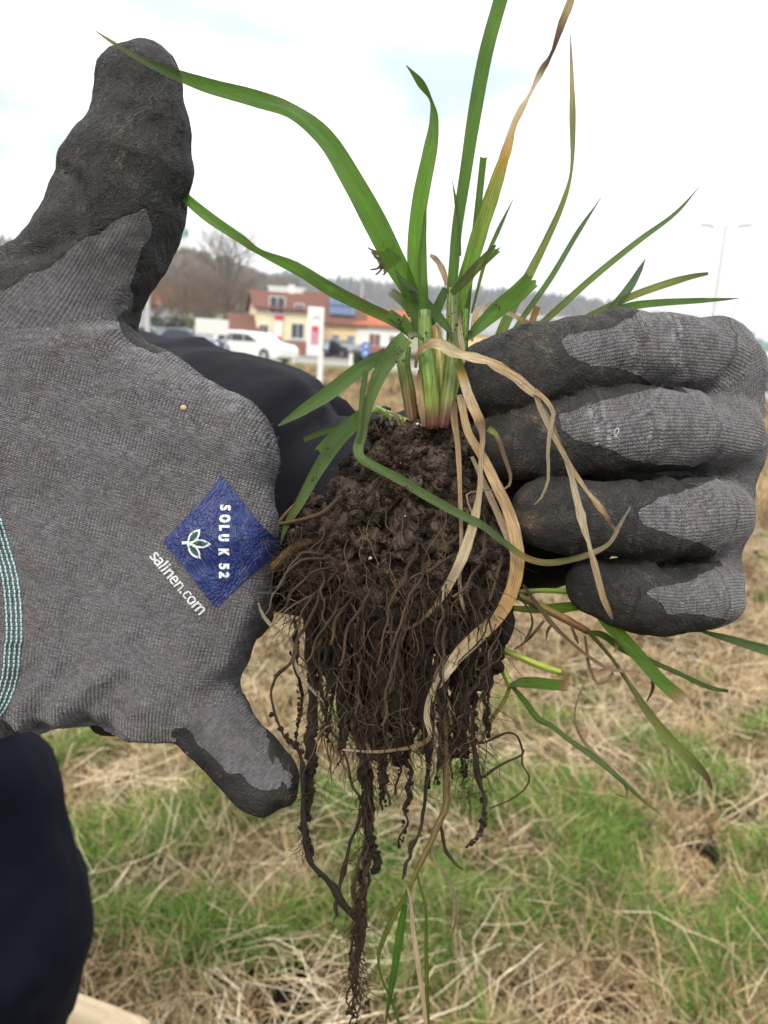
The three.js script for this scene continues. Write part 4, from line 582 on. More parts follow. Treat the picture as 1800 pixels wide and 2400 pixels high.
// --- the holding glove: four fingers closed round the grass
let fistField;
function holdingGlove() {
  const g = new THREE.Group(); g.name = 'glove'; g.userData.label = 'grey knitted glove with muddy black fingertips closed round the grass'; person.add(g);
  const idx = joints([[1158, 890, .2085, 93], [1250, 862, .207, 97], [1366, 839, .206, 91], [1434, 826, .2055, 91], [1480, 824, .206, 85], [1550, 826, .2065, 87], [1640, 834, .208, 84], [1700, 868, .214, 80]]);
  const mid = joints([[1165, 1044, .2075, 70], [1210, 1043, .206, 76], [1300, 1034, .204, 86], [1400, 1018, .2025, 95], [1500, 1006, .202, 98], [1600, 1006, .203, 92], [1690, 1022, .209, 82]]);
  const ring = joints([[1275, 1203, .201, 76], [1366, 1212, .2, 86], [1457, 1216, .2, 88], [1560, 1217, .201, 94], [1630, 1212, .202, 93], [1672, 1210, .207, 84]]);
  const pinky = joints([[1396, 1372, .204, 66], [1480, 1395, .2025, 80], [1560, 1403, .2025, 79], [1625, 1396, .203, 77], [1658, 1394, .207, 74]]);
  const back = joints([[1668, 848, .214, 92], [1694, 960, .218, 86], [1706, 1035, .22, 82], [1675, 1130, .219, 80], [1662, 1250, .216, 76], [1645, 1390, .212, 74]]);
  const mass = joints([[1640, 900, .235, 110], [1640, 1050, .24, 120], [1600, 1250, .236, 105], [1560, 1380, .228, 78]]);
  const palm = joints([[1580, 1050, .25, 150], [1330, 1150, .275, 150]]), thumb = joints([[1450, 980, .25, 100], [1250, 930, .24, 92], [1110, 925, .2325, 80]]);
  const creases = [[[[1440, 735], [1466, 800], [1454, 862]], .0011, .0009], [[[1396, 745], [1412, 800], [1404, 850]], .0009, .0009], [[[1488, 735], [1502, 800], [1494, 862]], .0009, .0010], [[[1336, 762], [1350, 792]], .0007, .0009], [[[1530, 738], [1545, 790]], .0006, .0011], [[[1592, 742], [1604, 830], [1640, 900]], .0006, .0016], [[[1320, 960], [1334, 1010], [1326, 1060]], .0006, .0009], [[[1372, 940], [1384, 1000]], .0004, .0009], [[[1604, 930], [1640, 1000], [1650, 1080]], .0007, .0018], [[[1505, 1135], [1530, 1160], [1600, 1140]], .0013, .0012], [[[1540, 1130], [1560, 1180]], .0007, .0012], [[[1450, 1130], [1462, 1180]], .0005, .001], [[[1555, 1330], [1578, 1352], [1640, 1340]], .0016, .0011], [[[1430, 1320], [1445, 1370]], .0006, .001], [[[1500, 1330], [1512, 1385]], .0006, .0011], [[[1250, 1140], [1262, 1200]], .0004, .001], [[[1700, 900], [1660, 960], [1640, 1010]], .0008, .0016], [[[1690, 1060], [1650, 1110], [1600, 1125]], .0008, .0014]].map(([p, a, b]) => [flatPoly(p, .197), a, b]);
  const f = (x, y, z) => {
    const p = [x, y, z];
    const a = chainDist(p, idx), b = chainDist(p, mid), c = chainDist(p, ring), d4 = chainDist(p, pinky);
    let e = chainDist(p, back); e = smin(e, chainDist(p, mass), 0.012); e = smin(e, segDist(p, palm[0], palm[1]), 0.015);
    let d = smin(smin(a, b, 0.0016), smin(c, d4, 0.0016), 0.0016);
    const w = smooth(0.078, 0.088, x);
    d = smin(d, e, mix(0.0035, 0.010, w)); d = smin(d, chainDist(p, thumb), 0.003);
    if (Math.abs(d) < 0.004) {
      if (z > -0.208) for (const q of creases) d += creaseAt(x, y, q[0], q[1], q[2]);
      d += 0.0008 * n3(x * 55 + 5, y * 70, z * 55) + 0.0003 * n3(x * 110 + 5, y * 110, z * 110) + 0.00022 * n3(x * 240, y * 240, z * 240);
      const s = smooth(0.0095, 0, Math.hypot(x - 0.0635, y - 0.045)); d += s * 0.0006 * Math.sin(x * 900 + 3 * n3(x * 90, y * 90, z * 90));
    }
    return d;
  };
  fistField = f;
  const lo = cs(1040, 1510, .215), hi = cs(1960, 690, .215);
  const m = nets(f, [lo.x, lo.y, -0.285], [hi.x, hi.y, -0.185], 0.001);
  const ds = 0.196, K = [[[1318, 797], [1340, 781], [1385, 778], [1434, 769], [1490, 738], [1540, 700], [1850, 690], [1850, 1000], [1690, 962], [1608, 920], [1600, 906], [1540, 886], [1480, 867], [1385, 856], [1335, 832]], [[1310, 975], [1400, 945], [1500, 916], [1560, 906], [1610, 918], [1690, 955], [1850, 990], [1850, 1150], [1700, 1120], [1660, 1102], [1640, 1091], [1570, 1086], [1500, 1084], [1410, 1056], [1340, 1031], [1310, 1010]], [[1472, 1195], [1530, 1170], [1600, 1150], [1690, 1120], [1850, 1100], [1850, 1325], [1690, 1312], [1680, 1291], [1630, 1271], [1560, 1256], [1490, 1226]], [[1505, 1386], [1530, 1375], [1600, 1365], [1690, 1332], [1850, 1305], [1850, 1490], [1700, 1453], [1640, 1441], [1560, 1433], [1545, 1416], [1520, 1401]]].map((q) => flatPoly(q, ds));
  const tops = [idx, mid, ring, pinky];
  const [coat, knit] = cut(m, (x, y, z, a, b, c) => {
    const p = [x, y, z]; let best = 0, bd = 1e9; tops.forEach((t, k) => { const q = chainDist(p, t); if (q < bd) { bd = q; best = k; } });
    const wob = 0.0004 * n3(x * 160, y * 160, z * 160) + 0.00012 * n3(x * 600, y * 600, z * 600);
    let q = polyDist(x, y, K[best]); for (let k = 0; k < 4; k++) if (k !== best) q = Math.min(q, polyDist(x, y, K[k]) + (x > 0.078 ? -0.0006 : 0.003));
    q = Math.min(q, cs(1694, 0, .2).x - x);
    return q + wob;
  });
  raise(coat, (v) => 0.0002 * smooth(0, 0.0007, v));
  const tip = (x, y, px, py, r) => { const q = cs(px, py, .196); return smooth(r, r * 0.3, Math.hypot(x - q.x, y - q.y)); };
  tint(coat, (x, y) => [0.95 * tip(x, y, 1212, 1215, 0.0085) + 0.35 * tip(x, y, 1200, 890, 0.02) * 0.4, 0.9 * Math.max(tip(x, y, 1260, 790, 0.012), tip(x, y, 1330, 1150, 0.012), tip(x, y, 1470, 1420, 0.009), tip(x, y, 1380, 745, 0.008), tip(x, y, 1230, 1030, 0.014))]);
  const charts = tops.map((c) => ({ chain: c, r: 0.0098, dist: (p) => chainDist(p, c) })); charts.push({ chain: back, r: 0.011, dist: (p) => chainDist(p, back) - 0.001 }, { c: 1, s: 0, dist: (p) => chainDist(p, mass) });
  part('palm_coating', baked(stitch(chartUV(coat, charts), coatRelief, 0.0002, 4), person), coatMat, g).userData.label = 'black coating on the fingers dusted with dried soil';
  part('knit_back', baked(stitch(soil(chartUV(knit, charts)), relief, 0.00043, 5), person), knitMat, g);
  fuzz(knit, 380, 9, g);
  const r = mulberry(4), hair = new THREE.CatmullRomCurve3([[1428, 1024, .1925], [1440, 1024, .191], [1450, 1012, .1908], [1448, 1003, .191], [1440, 1014, .191], [1452, 1030, .1912], [1460, 1028, .1925]].map((q) => cs(...q)));
  part('white_fibre', baked(new THREE.TubeGeometry(hair, 30, 0.00009, 4), person), std(0xcfc9c0, 0.9), g);
}
holdingGlove();

// --- jacket and trousers
function clothes() {
  const weave = tex(512, 512, (u, v) => 0.5 + 0.25 * Math.sin(u * 402) * Math.sin(v * 402) + 0.3 * tile(u, v, 30, 3, 2), false, 12, 12);
  const cloth = (c) => new THREE.MeshPhysicalMaterial({ color: new THREE.Color().setRGB(...c), roughness: 0.85, specularIntensity: 0.22, bumpMap: weave, bumpScale: 0.0002, sheen: 0.1, sheenRoughness: 0.5, sheenColor: new THREE.Color(0.08, 0.075, 0.1) });
  const A = joints([[-800, 1000, .78, 215], [-110, 985, .62, 205], [250, 1062, .47, 285], [560, 1128, .365, 280], [760, 1175, .32, 262], [1000, 1200, .292, 245], [1260, 1180, .272, 200]]);
  const at = (x, y, z, r) => Object.assign(V(x, y, z).applyMatrix4(CM.clone().invert()), { r });
  const torso = [at(-0.74, 0.80, -0.64, 0.15), at(-0.75, 1.02, -0.64, 0.15), at(-0.76, 1.16, -0.64, 0.12)], sh = [at(-0.88, 1.20, -0.46, 0.08), at(-0.66, 1.20, -0.80, 0.08)];
  const up = at(-0.66, 1.19, -0.80, 0.075); A[0].copy(up); A[0].r = 0.08;
  const right = [at(-0.88, 1.19, -0.46, 0.078), at(-0.56, 1.10, -0.34, 0.062), at(-0.25, 1.165, -0.245, 0.052)];
  const ridges = [[[600, 925, .342, 14], [700, 935, .318, 44], [800, 945, .30, 40], [930, 970, .285, 14]], [[590, 1170, .33, 16], [650, 1060, .314, 40], [760, 985, .298, 40], [900, 950, .286, 14]], [[600, 1330, .33, 16], [680, 1150, .307, 38], [790, 1045, .291, 38], [950, 985, .279, 14]], [[650, 1360, .325, 12], [730, 1190, .302, 34], [840, 1080, .288, 30], [960, 1030, .28, 10]], [[300, 800, .455, 14], [470, 850, .40, 52], [600, 915, .355, 30]], [[420, 1000, .40, 14], [560, 960, .352, 40], [650, 935, .33, 14]]].map(joints);
  const valleys = [[[620, 1110], [648, 1000], [735, 918], [790, 880]], [[632, 1190], [660, 1066], [754, 988], [812, 930], [860, 880]], [[655, 1260], [706, 1085], [757, 1002], [850, 928], [900, 890]], [[690, 1330], [740, 1160], [800, 1060], [880, 985], [960, 930]]].map((q) => flatPoly(q, 0.302));
  const f = (x, y, z) => {
    const p = [x, y, z]; let d = 1e9;
    for (let i = 0; i + 1 < A.length; i++) d = i ? smin(d, segDist(p, A[i], A[i + 1]), 0.02) : segDist(p, A[0], A[1]);
    let b = smin(segDist(p, torso[0], torso[1]), segDist(p, torso[1], torso[2]), 0.05); b = smin(b, segDist(p, sh[0], sh[1]), 0.08);
    d = smin(d, b, 0.05); d = smin(d, smin(segDist(p, right[0], right[1]), segDist(p, right[1], right[2]), 0.02), 0.03);
    if (Math.abs(d) < 0.03) { for (const q of ridges) for (let i = 0; i + 1 < q.length; i++) d = smin(d, segDist(p, q[i], q[i + 1]), 0.009); if (z > -0.36) for (const q of valleys) d += creaseAt(x, y, q, 0.0075, 0.0062); d += 0.0025 * n3(x * 14, y * 14 + x * 9, z * 14) + 0.0012 * n3(x * 40, y * 40, z * 40); }
    return d;
  };
  const box = (pts, pad) => { const lo = [1e9, 1e9, 1e9], hi = [-1e9, -1e9, -1e9]; for (const q of pts) for (let k = 0; k < 3; k++) { const v = q.getComponent(k); lo[k] = Math.min(lo[k], v - q.r - pad); hi[k] = Math.max(hi[k], v + q.r + pad); } return [lo, hi]; };
  let [lo, hi] = box([...A, ...torso, ...sh, ...right], 0.02);
  const m = nets(f, lo, hi, 0.0062), uvs = (o) => { const uv = new Float32Array(o.pos.length / 3 * 2); for (let i = 0; i < uv.length / 2; i++) { uv[2 * i] = o.pos[3 * i] + o.pos[3 * i + 2]; uv[2 * i + 1] = o.pos[3 * i + 1]; } const q = netGeometry(o); q.setAttribute('uv', new THREE.BufferAttribute(uv, 2)); return q; };
  part('jacket', baked(uvs(m), person), cloth([0.0095, 0.0088, 0.0128]), person);
  const leg = joints([[-420, 1560, .98, 160], [-85, 1880, .98, 205], [-5, 2200, 1.0, 206], [-60, 2480, 1.12, 190], [-90, 2960, 1.36, 150]]);
  leg[0].copy(at(-0.60, 0.82, -0.72, 0)); leg[0].r = 0.105;
  const l4 = at(leg[3].x, 0, 0, 0.07); leg[4].copy(V().copy(leg[3]).applyMatrix4(CM).setY(0.06).add(V(-0.02, 0, -0.03)).applyMatrix4(CM.clone().invert())); leg[4].r = 0.075;
  const other = [at(-0.76, 0.84, -0.5, 0.105), at(-0.82, 0.47, -0.42, 0.085), at(-0.86, 0.06, -0.44, 0.07)];
  const pantsF = (x, y, z) => { const p = [x, y, z]; let d = 1e9; for (let i = 0; i < 4; i++) d = i ? smin(d, segDist(p, leg[i], leg[i + 1]), 0.03) : segDist(p, leg[0], leg[1]); d = smin(d, smin(segDist(p, other[0], other[1]), segDist(p, other[1], other[2]), 0.03), 0.04); d = smin(d, segDist(p, leg[0], other[0]) , 0.04); if (Math.abs(d) < 0.03) d += 0.006 * n3(x * 9, y * 9, z * 9 + 4) + 0.002 * n3(x * 26 + y * 9, y * 16 - x * 8, z * 26); return d; };
  [lo, hi] = box([...leg, ...other], 0.03);
  part('trousers', baked(uvs(nets(pantsF, lo, hi, 0.011)), person), cloth([0.0042, 0.0052, 0.0115]), person);
  for (const q of [leg[4], other[2]]) { const w = V(q.x, q.y, q.z).applyMatrix4(CM), b = new RoundedBoxGeometry(0.105, 0.09, 0.28, 4, 0.04); b.rotateY(0.9); b.translate(w.x + 0.05 - person.position.x, 0.046, w.z + 0.04 - person.position.z); part('boot', b, std([0.03, 0.025, 0.02], 0.7), person); }
}
clothes();
// ------------------------------------------------------------------ the uprooted grass
const leafBump = tex(256, 512, (u, v) => 0.5 + 0.5 * Math.cos(u * 2 * Math.PI * 13) * (0.8 + 0.2 * tile(u, v, 8, 2, 2)) + 0.1 * tile(u, v, 20, 4, 2), false);
const leafMap = tex(256, 1024, (u, v) => { const l = Math.pow(0.5 + 0.5 * Math.cos(u * 2 * Math.PI * 13), 3), m = Math.exp(-Math.pow((u - 0.5) * 26, 2)), n = tile(u, v, 12, 6, 3), sp = smooth(0.52, 0.62, tile(u, v, 26, 9, 2)); const k = 0.70 + 0.36 * l + 0.16 * n + 0.12 * m; return [k * mix(1, 0.55, sp), k * mix(1, 0.42, sp), k * mix(0.96, 0.5, sp)]; }, true);
const dryMap = tex(256, 1024, (u, v) => { const l = Math.pow(0.5 + 0.5 * Math.cos(u * 2 * Math.PI * 9 + 2 * tile(u, v, 3, 1, 2)), 2), n = tile(u, v, 10, 16, 4), sp = smooth(0.42, 0.62, tile(u, v, 18, 19, 2)); const k = 0.84 + 0.2 * l + 0.26 * n; return [k * mix(1, 0.5, sp), k * mix(0.97, 0.38, sp), k * mix(0.95, 0.28, sp)]; }, true);
const leafMat = new THREE.MeshPhysicalMaterial({ map: leafMap, bumpMap: leafBump, bumpScale: 0.0004, roughness: 0.45, specularIntensity: 0.5, vertexColors: true, transmission: 0.42, thickness: 0, side: THREE.DoubleSide });
const dryMat = new THREE.MeshPhysicalMaterial({ map: dryMap, bumpMap: leafBump, bumpScale: 0.0003, roughness: 0.75, specularIntensity: 0.6, vertexColors: true, transmission: 0.15, thickness: 0, side: THREE.DoubleSide });
const stemMap = tex(256, 1024, (u, v) => { const l = 0.5 + 0.5 * Math.cos(u * 2 * Math.PI * 22), n = tile(u, v, 9, 56, 3), sp = smooth(0.4, 0.6, tile(u, v, 22, 59, 2)); const k = 0.9 + 0.06 * l + 0.2 * n; return [k * mix(1, 0.7, sp), k * mix(1, 0.6, sp), k * mix(0.96, 0.5, sp)]; }, true);
const stemMat = new THREE.MeshPhysicalMaterial({ map: stemMap, bumpMap: leafBump, bumpScale: 0.00008, roughness: 0.5, vertexColors: true });
const G1 = [0.175, 0.365, 0.035], G2 = [0.135, 0.295, 0.034], GB = [0.19, 0.44, 0.03], GP = [0.27, 0.44, 0.10], GG = [0.16, 0.31, 0.08], YG = [0.38, 0.45, 0.075], YE = [0.70, 0.46, 0.05], ST = [0.92, 0.68, 0.36], SP = [0.97, 0.84, 0.57], BR = [0.115, 0.055, 0.024], DB = [0.25, 0.14, 0.055], RD = [0.14, 0.05, 0.04], OL = [0.20, 0.21, 0.04], OR = [0.55, 0.33, 0.11], WH = [0.75, 0.7, 0.52];

// a leaf: points are [pixel x, pixel y, width in pixels, millimetres nearer than the middle plane, turn in degrees]
const PLANE = 0.1985;
function blade(points, color, o = {}) {
  const { fold = 0.35, cutEnd = 0, cutStart = 0, curl = 0, crinkle = 0, seg = 0 } = o;
  const P = points.map((q) => { const d = PLANE - (q[3] ?? 0) / 1000; return Object.assign(cs(q[0], q[1], d), { w: 0.9 * q[2] * d / F, turn: rad(q[4] ?? 0) }); });
  const c = new THREE.CatmullRomCurve3(P, false, 'centripetal'), L = c.getLength(), n = seg || Math.max(14, Math.min(90, Math.ceil(L / 0.0022))), M = 8;
  const pos = [], uv = [], col = [], idx = [], key = Math.floor(bladeRandom() * 1e4), T = V(), S = V(), N = V(), eye = V();
  for (let i = 0; i <= n; i++) {
    const s = i / n, p = c.getPoint(s), k = s * (P.length - 1), a = Math.min(Math.floor(k), P.length - 2), fr = smooth(0, 1, k - a);
    c.getTangent(s, T); eye.copy(p).negate().normalize(); S.crossVectors(T, eye).normalize(); const turn = mix(P[a].turn, P[a + 1].turn, fr) + crinkle * 0.8 * n2(key, s * L * 160);
    N.crossVectors(S, T); const cr = Math.cos(turn), sr = Math.sin(turn), S2 = S.clone().multiplyScalar(cr).addScaledVector(N, sr), N2 = N.clone().multiplyScalar(cr).addScaledVector(S, -sr);
    const w = mix(P[a].w, P[a + 1].w, mix(k - a, fr, 0.5)) * (1 + crinkle * 0.2 * n2(key + 9, s * L * 260));
    const base = stops(color, s), rag = i === n ? cutEnd : i === 0 ? -cutStart : 0;
    for (let j = 0; j <= M; j++) {
      const u = j / M * 2 - 1, fo = fold * w / 2 * (Math.sqrt(u * u + 0.02) - 0.5) + curl * w * u * u * 0.5 + crinkle * w * 0.22 * n2(key + u * 2.2, s * L * 220);
      const q = p.clone().addScaledVector(S2, u * w / 2).addScaledVector(N2, fo);
      if (rag) q.addScaledVector(T, rag * w * (0.5 * n2(key, u * 3.1) + 0.28 * ((j * 7 + key) % 3 - 1)));
      pos.push(q.x, q.y, q.z); uv.push(j / M, s * L / 0.05 + key * 0.137);
      const e = 1 + 0.12 * n2(key + u, s * L * 90) - (Math.abs(u) > 0.9 ? 0.12 : 0); col.push(base[0] * e, base[1] * e, base[2] * e);
    }
  }
  for (let i = 0; i < n; i++) for (let j = 0; j < M; j++) { const a = i * (M + 1) + j, b = a + M + 1; idx.push(a, a + 1, b, a + 1, b + 1, b); }
  const g = new THREE.BufferGeometry(); g.setAttribute('position', new THREE.Float32BufferAttribute(pos, 3)); g.setAttribute('uv', new THREE.Float32BufferAttribute(uv, 2)); g.setAttribute('color', new THREE.Float32BufferAttribute(col, 3)); g.setIndex(idx); g.computeVertexNormals(); return g;
}
// a stem or a root: points are [pixel x, pixel y, diameter in pixels, millimetres nearer]
function stalk(points, color, o = {}) {
  const { lumps = 0, lumpSize = 300, sides = 8, step = 0.0016, wander = 0, open = false } = o;
  const P = points.map((q) => { const d = PLANE - (q[3] ?? 0) / 1000; return Object.assign(cs(q[0], q[1], d), { w: q[2] * d / F / 2 }); });
  return tube(P, color, { lumps, lumpSize, sides, step, wander });
}
const ROOT = [0.115, 0.08, 0.054], PALE = [0.36, 0.28, 0.19];
const clump = thing('grass_clump', 'uprooted green grass clump with dark soil and long hanging roots held by gloved hands', 'grass plant', W(930, 1000, 0.2));
const leafPart = (name, g, m, label, root = clump) => { const q = part(name, baked(g, root), m, root); if (label) q.userData.label = label; return q; };
const L_ = (pts, col, o, label) => leafPart('leaf', blade(pts, col, o), leafMat, label);
const D_ = (pts, col, o, label) => leafPart('dry_leaf', blade(pts, col, { crinkle: 0.55, fold: 0.15, ...o }), dryMat, label);
const S_ = (pts, col, label) => leafPart('stem', stalk(pts, col), stemMat, label);

// green leaves above
L_([[984, 782, 24, 1], [975, 735, 34, 1], [962, 685, 44, 1, 15], [930, 622, 58, 2, 10], [879, 521, 62, 3], [825, 423, 56, 4, -8], [760, 322, 50, 5, -15], [683, 262, 42, 6, -30], [597, 231, 42, 8, -10], [488, 201, 36, 12], [401, 170, 25, 17], [325, 136, 15, 20], [262, 98, 9, 21], [223, 72, 2, 22]], [[0, GP], [0.12, G1], [0.55, G2], [0.82, G1], [0.9, YG], [0.97, OR], [1, RD]], { fold: 0.3 }, 'longest green leaf arching left with a yellow tip');
L_([[972, 790, 20, 2], [928, 754, 30, 2], [868, 724, 32, 2, 20], [781, 681, 36, 1, 15], [694, 628, 32, 0, 10], [608, 589, 20, -2, 40], [564, 559, 24, -3, 10], [488, 508, 28, -5], [428, 457, 24, -9], [385, 410, 16, -14], [345, 360, 8, -18]], [[0, G1], [0.5, G1], [1, GB]], { fold: 0.35 });
L_([[978, 790, 26, -1], [971, 651, 36, -2], [974, 553, 40, -3], [987, 456, 42, -3], [1007, 358, 38, -3], [1018, 282, 26, -3, 25], [1011, 233, 16, -2, 60], [987, 195, 22, -1, 20], [952, 153, 2, 0]], [[0, G1], [0.3, GB], [0.6, G1], [1, G2]], { fold: 0.4 });
L_([[993, 742, 26, 6], [993, 700, 25, 6], [990, 607, 23, 6], [994, 545, 14, 6, 20], [999, 478, 3, 6]], [[0, G1], [0.9, G1], [1, ST]], { fold: 0.5 });
L_([[1058, 690, 26, 4], [1064, 620, 27, 4], [1070, 545, 27, 4], [1090, 412, 31, 5], [1113, 262, 36, 6], [1140, 119, 37, 7], [1173, 0, 36, 8], [1205, -110, 30, 9], [1240, -230, 14, 10], [1262, -300, 2, 11]], [[0, G2], [1, G1]], { fold: 0.45 }, 'tallest upright leaf running out of the top of the frame');
D_([[1062, 790, 26, 1], [1080, 690, 36, 0], [1096, 638, 40, 0], [1128, 532, 42, 0], [1161, 434, 36, 1], [1186, 358, 28, 2, 20], [1210, 282, 24, 3, 40], [1248, 212, 22, 4, 70], [1270, 165, 18, 4, 20], [1293, 128, 16, 5, 60], [1318, 54, 22, 6, 20], [1338, 0, 20, 7], [1352, -60, 6, 8]], [[0, G1], [0.2, G1], [0.34, YG], [0.41, YE], [0.47, ST], [0.62, SP], [0.68, DB], [0.76, BR], [0.82, DB], [0.9, ST], [1, BR]], { crinkle: 0.28, fold: 0.3 }, 'leaf fading from green to yellow to twisted brown tip');
L_([[1058, 688, 16, 7], [1085, 662, 24, 8, 10], [1120, 625, 26, 9, 15], [1166, 581, 26, 10, 10]], [[0, G1], [0.5, OL], [1, G2]], { fold: 0.6, cutEnd: 0.5 }, 'short torn-off leaf');
L_([[1092, 798, 9, 5], [1120, 768, 30, 6], [1170, 722, 44, 7], [1210, 690, 46, 8], [1247, 654, 46, 9]], [[0, G2], [0.5, GB], [1, G1]], { fold: 0.15, cutEnd: 0.35 }, 'broad torn-off leaf above the index finger');
L_([[1090, 825, 14, -2], [1096, 705, 16, -3], [1118, 510, 18, -5], [1133, 369, 18, -6]], [[0, G1], [1, G1]], { fold: 0.5, cutEnd: 0.25 });
L_([[1105, 735, 6, -4], [1139, 608, 10, -5], [1167, 542, 11, -6], [1203, 466, 1.5, -7]], [[0, YG], [1, G1]], { fold: 0.4 });
L_([[1078, 600, 8, -3], [1074, 520, 10, -4], [1069, 477, 9, -4], [1060, 423, 1.5, -4]], G1, { fold: 0.4 });
L_([[925, 632, 6, 4], [948, 665, 20, 4, 20], [985, 695, 20, 3, 20], [1020, 735, 26, 3], [1042, 760, 22, 4], [1058, 786, 5, 7]], [[0, GG], [1, G2]], { fold: 0.35 });
L_([[1046, 676, 20, -2], [1025, 722, 26, -2], [1004, 775, 16, -2]], [[0, GG], [1, G1]], { fold: 0.3 });
// bruised leaves hanging to the left
L_([[952, 790, 40, 9, 10], [930, 815, 44, 10], [908, 846, 44, 10], [889, 880, 38, 10, -10], [868, 935, 27, 10], [856, 978, 24, 10], [846, 1024, 27, 10], [839, 1052, 27, 11], [846, 1074, 26, 12, 25], [872, 1090, 24, 12, 10], [935, 1122, 24, 12], [1000, 1162, 24, 12], [1080, 1206, 22, 13], [1127, 1229, 20, 14], [1180, 1270, 16, 15], [1231, 1306, 17, 16], [1276, 1319, 18, 16, 20], [1339, 1311, 16, 16, -20], [1394, 1294, 15, 16, 20], [1430, 1272, 14, 15, 40], [1452, 1232, 10, 14], [1478, 1188, 3, 14]], [[0, GP], [0.06, GG], [0.25, GP], [0.38, GP], [0.52, GP], [0.68, GG], [0.72, YE], [0.8, YG], [0.86, ST], [1, SP]], { fold: 0.3, seg: 120 }, 'broken leaf bent at a kink and crossing the soil to a straw-coloured tip');
L_([[858, 868, 14, 11], [850, 925, 15, 11], [845, 985, 13, 10.5], [840, 1040, 10, 10.5]], [[0, GP], [1, GP]], { fold: 0.4, cutStart: 0.4 });
L_([[905, 826, 28, 7, 15], [841, 867, 38, 8], [769, 922, 38, 10, -5], [708, 962, 27, 11], [672, 985, 14, 11], [652, 998, 4, 11]], [[0, GG], [0.4, G1], [0.8, GB], [1, GP]], { fold: 0.2 });
L_([[846, 966, 20, 7], [828, 990, 40, 7, 10], [796, 1024, 40, 8, 15], [762, 1072, 36, 9, 10], [734, 1119, 30, 9], [700, 1183, 24, 9], [677, 1220, 18, 9], [664, 1250, 10, 9], [658, 1276, 3, 8]], [[0, G1], [0.3, GG], [0.6, GP], [1, GP]], { fold: 0.4 });
L_([[812, 985, 14, 5.5], [780, 1020, 22, 5.5], [747, 1058, 24, 6]], [[0, G1], [1, GB]], { fold: 0.2, cutEnd: 0.4 });
L_([[800, 1004, 12, 4], [760, 1012, 14, 4], [713, 1030, 14, 4]], GP, { fold: 0.6, cutEnd: 0.4 });
L_([[965, 740, 20, 0], [950, 712, 24, 0], [914, 682, 24, 1]], [[0, GP], [0.6, GP], [1, WH]], { fold: 0.4, cutEnd: 0.4 });
L_([[960, 780, 20, 3], [938, 752, 22, 3], [912, 732, 20, 3]], GB, { fold: 0.3, cutEnd: 0.5 });
L_([[966, 790, 20, 4], [955, 765, 24, 4], [940, 742, 22, 4]], GB, { fold: 0.3, cutEnd: 0.5 });
L_([[957, 792, 24, 11, 50], [975, 786, 16, 12, 30], [992, 797, 6, 12]], [[0, WH], [1, GP]], { fold: 0.5, curl: 0.5, cutEnd: 0.4 });
// stems
S_([[995, 728, 30, 5], [996, 800, 33, 5], [1003, 873, 42, 6], [1009, 940, 42, 6], [1012, 1005, 36, 5]], [[0, [0.16, 0.235, 0.055]], [0.35, [0.10, 0.19, 0.025]], [0.7, [0.175, 0.25, 0.035]], [0.82, OL], [0.92, RD], [1, RD]]);
S_([[1061, 676, 27, 3], [1060, 745, 28, 3], [1062, 805, 33, 3], [1056, 870, 36, 3], [1046, 945, 38, 4], [1036, 1005, 32, 4]], [[0, [0.145, 0.19, 0.045]], [0.4, [0.11, 0.155, 0.03]], [0.78, [0.16, 0.19, 0.04]], [0.9, RD], [1, RD]], 'main upright stem');
S_([[952, 812, 24, 2], [946, 850, 32, 2], [957, 915, 33, 2], [968, 995, 28, 2]], [[0, [0.09, 0.2, 0.025]], [0.45, [0.17, 0.22, 0.05]], [0.75, [0.18, 0.12, 0.05]], [1, RD]]);
S_([[1090, 725, 15, 1], [1088, 800, 14, 1], [1075, 880, 16, 1], [1052, 965, 16, 2]], [[0, G2], [0.6, OL], [1, OL]]);
S_([[1020, 765, 22, 0], [1030, 830, 28, 1], [1034, 900, 34, 2], [1030, 990, 34, 2]], [[0, OR], [0.25, [0.4, 0.38, 0.12]], [0.7, OL], [0.9, RD], [1, DB]]);
S_([[878, 958, 18, 3], [905, 970, 20, 3], [948, 988, 20, 3], [970, 1000, 20, 2]], [[0, GP], [0.6, GB], [1, ST]], 'short snapped side stem');
// dry sheaths and leaves
D_([[984, 868, 10, 8], [982, 900, 17, 8], [987, 950, 20, 8], [993, 1000, 12, 8]], [[0, DB], [0.5, ST], [1, DB]]);
D_([[974, 862, 6, 9], [978, 835, 14, 10, 40], [990, 815, 20, 11, 30], [1007, 805, 24, 12], [1027, 804, 30, 13], [1055, 820, 32, 14], [1091, 835, 28, 14, 30], [1139, 844, 26, 15, 45], [1175, 864, 26, 15], [1211, 886, 26, 16], [1235, 908, 24, 16], [1256, 925, 20, 16]], [[0, DB], [0.2, ST], [0.5, SP], [0.7, ST], [1, SP]], { crinkle: 0.5 }, 'dry straw-coloured leaf folded over the stems');
D_([[1252, 915, 14, 17], [1281, 940, 14, 17, 40], [1297, 969, 12, 17, 20], [1290, 1005, 12, 17], [1284, 1064, 9, 17], [1285, 1123, 8, 16], [1267, 1168, 6, 15], [1252, 1183, 2, 14]], [[0, ST], [0.6, SP], [1, ST]]);
D_([[1255, 922, 12, 16], [1267, 960, 14, 16], [1303, 1033, 13, 17], [1339, 1096, 13, 18], [1375, 1150, 13, 18, 40], [1403, 1186, 18, 18], [1421, 1209, 14, 18, 50], [1435, 1232, 9, 17], [1449, 1247, 3, 17]], [[0, SP], [0.6, ST], [0.85, DB], [1, ST]], { crinkle: 0.7 });
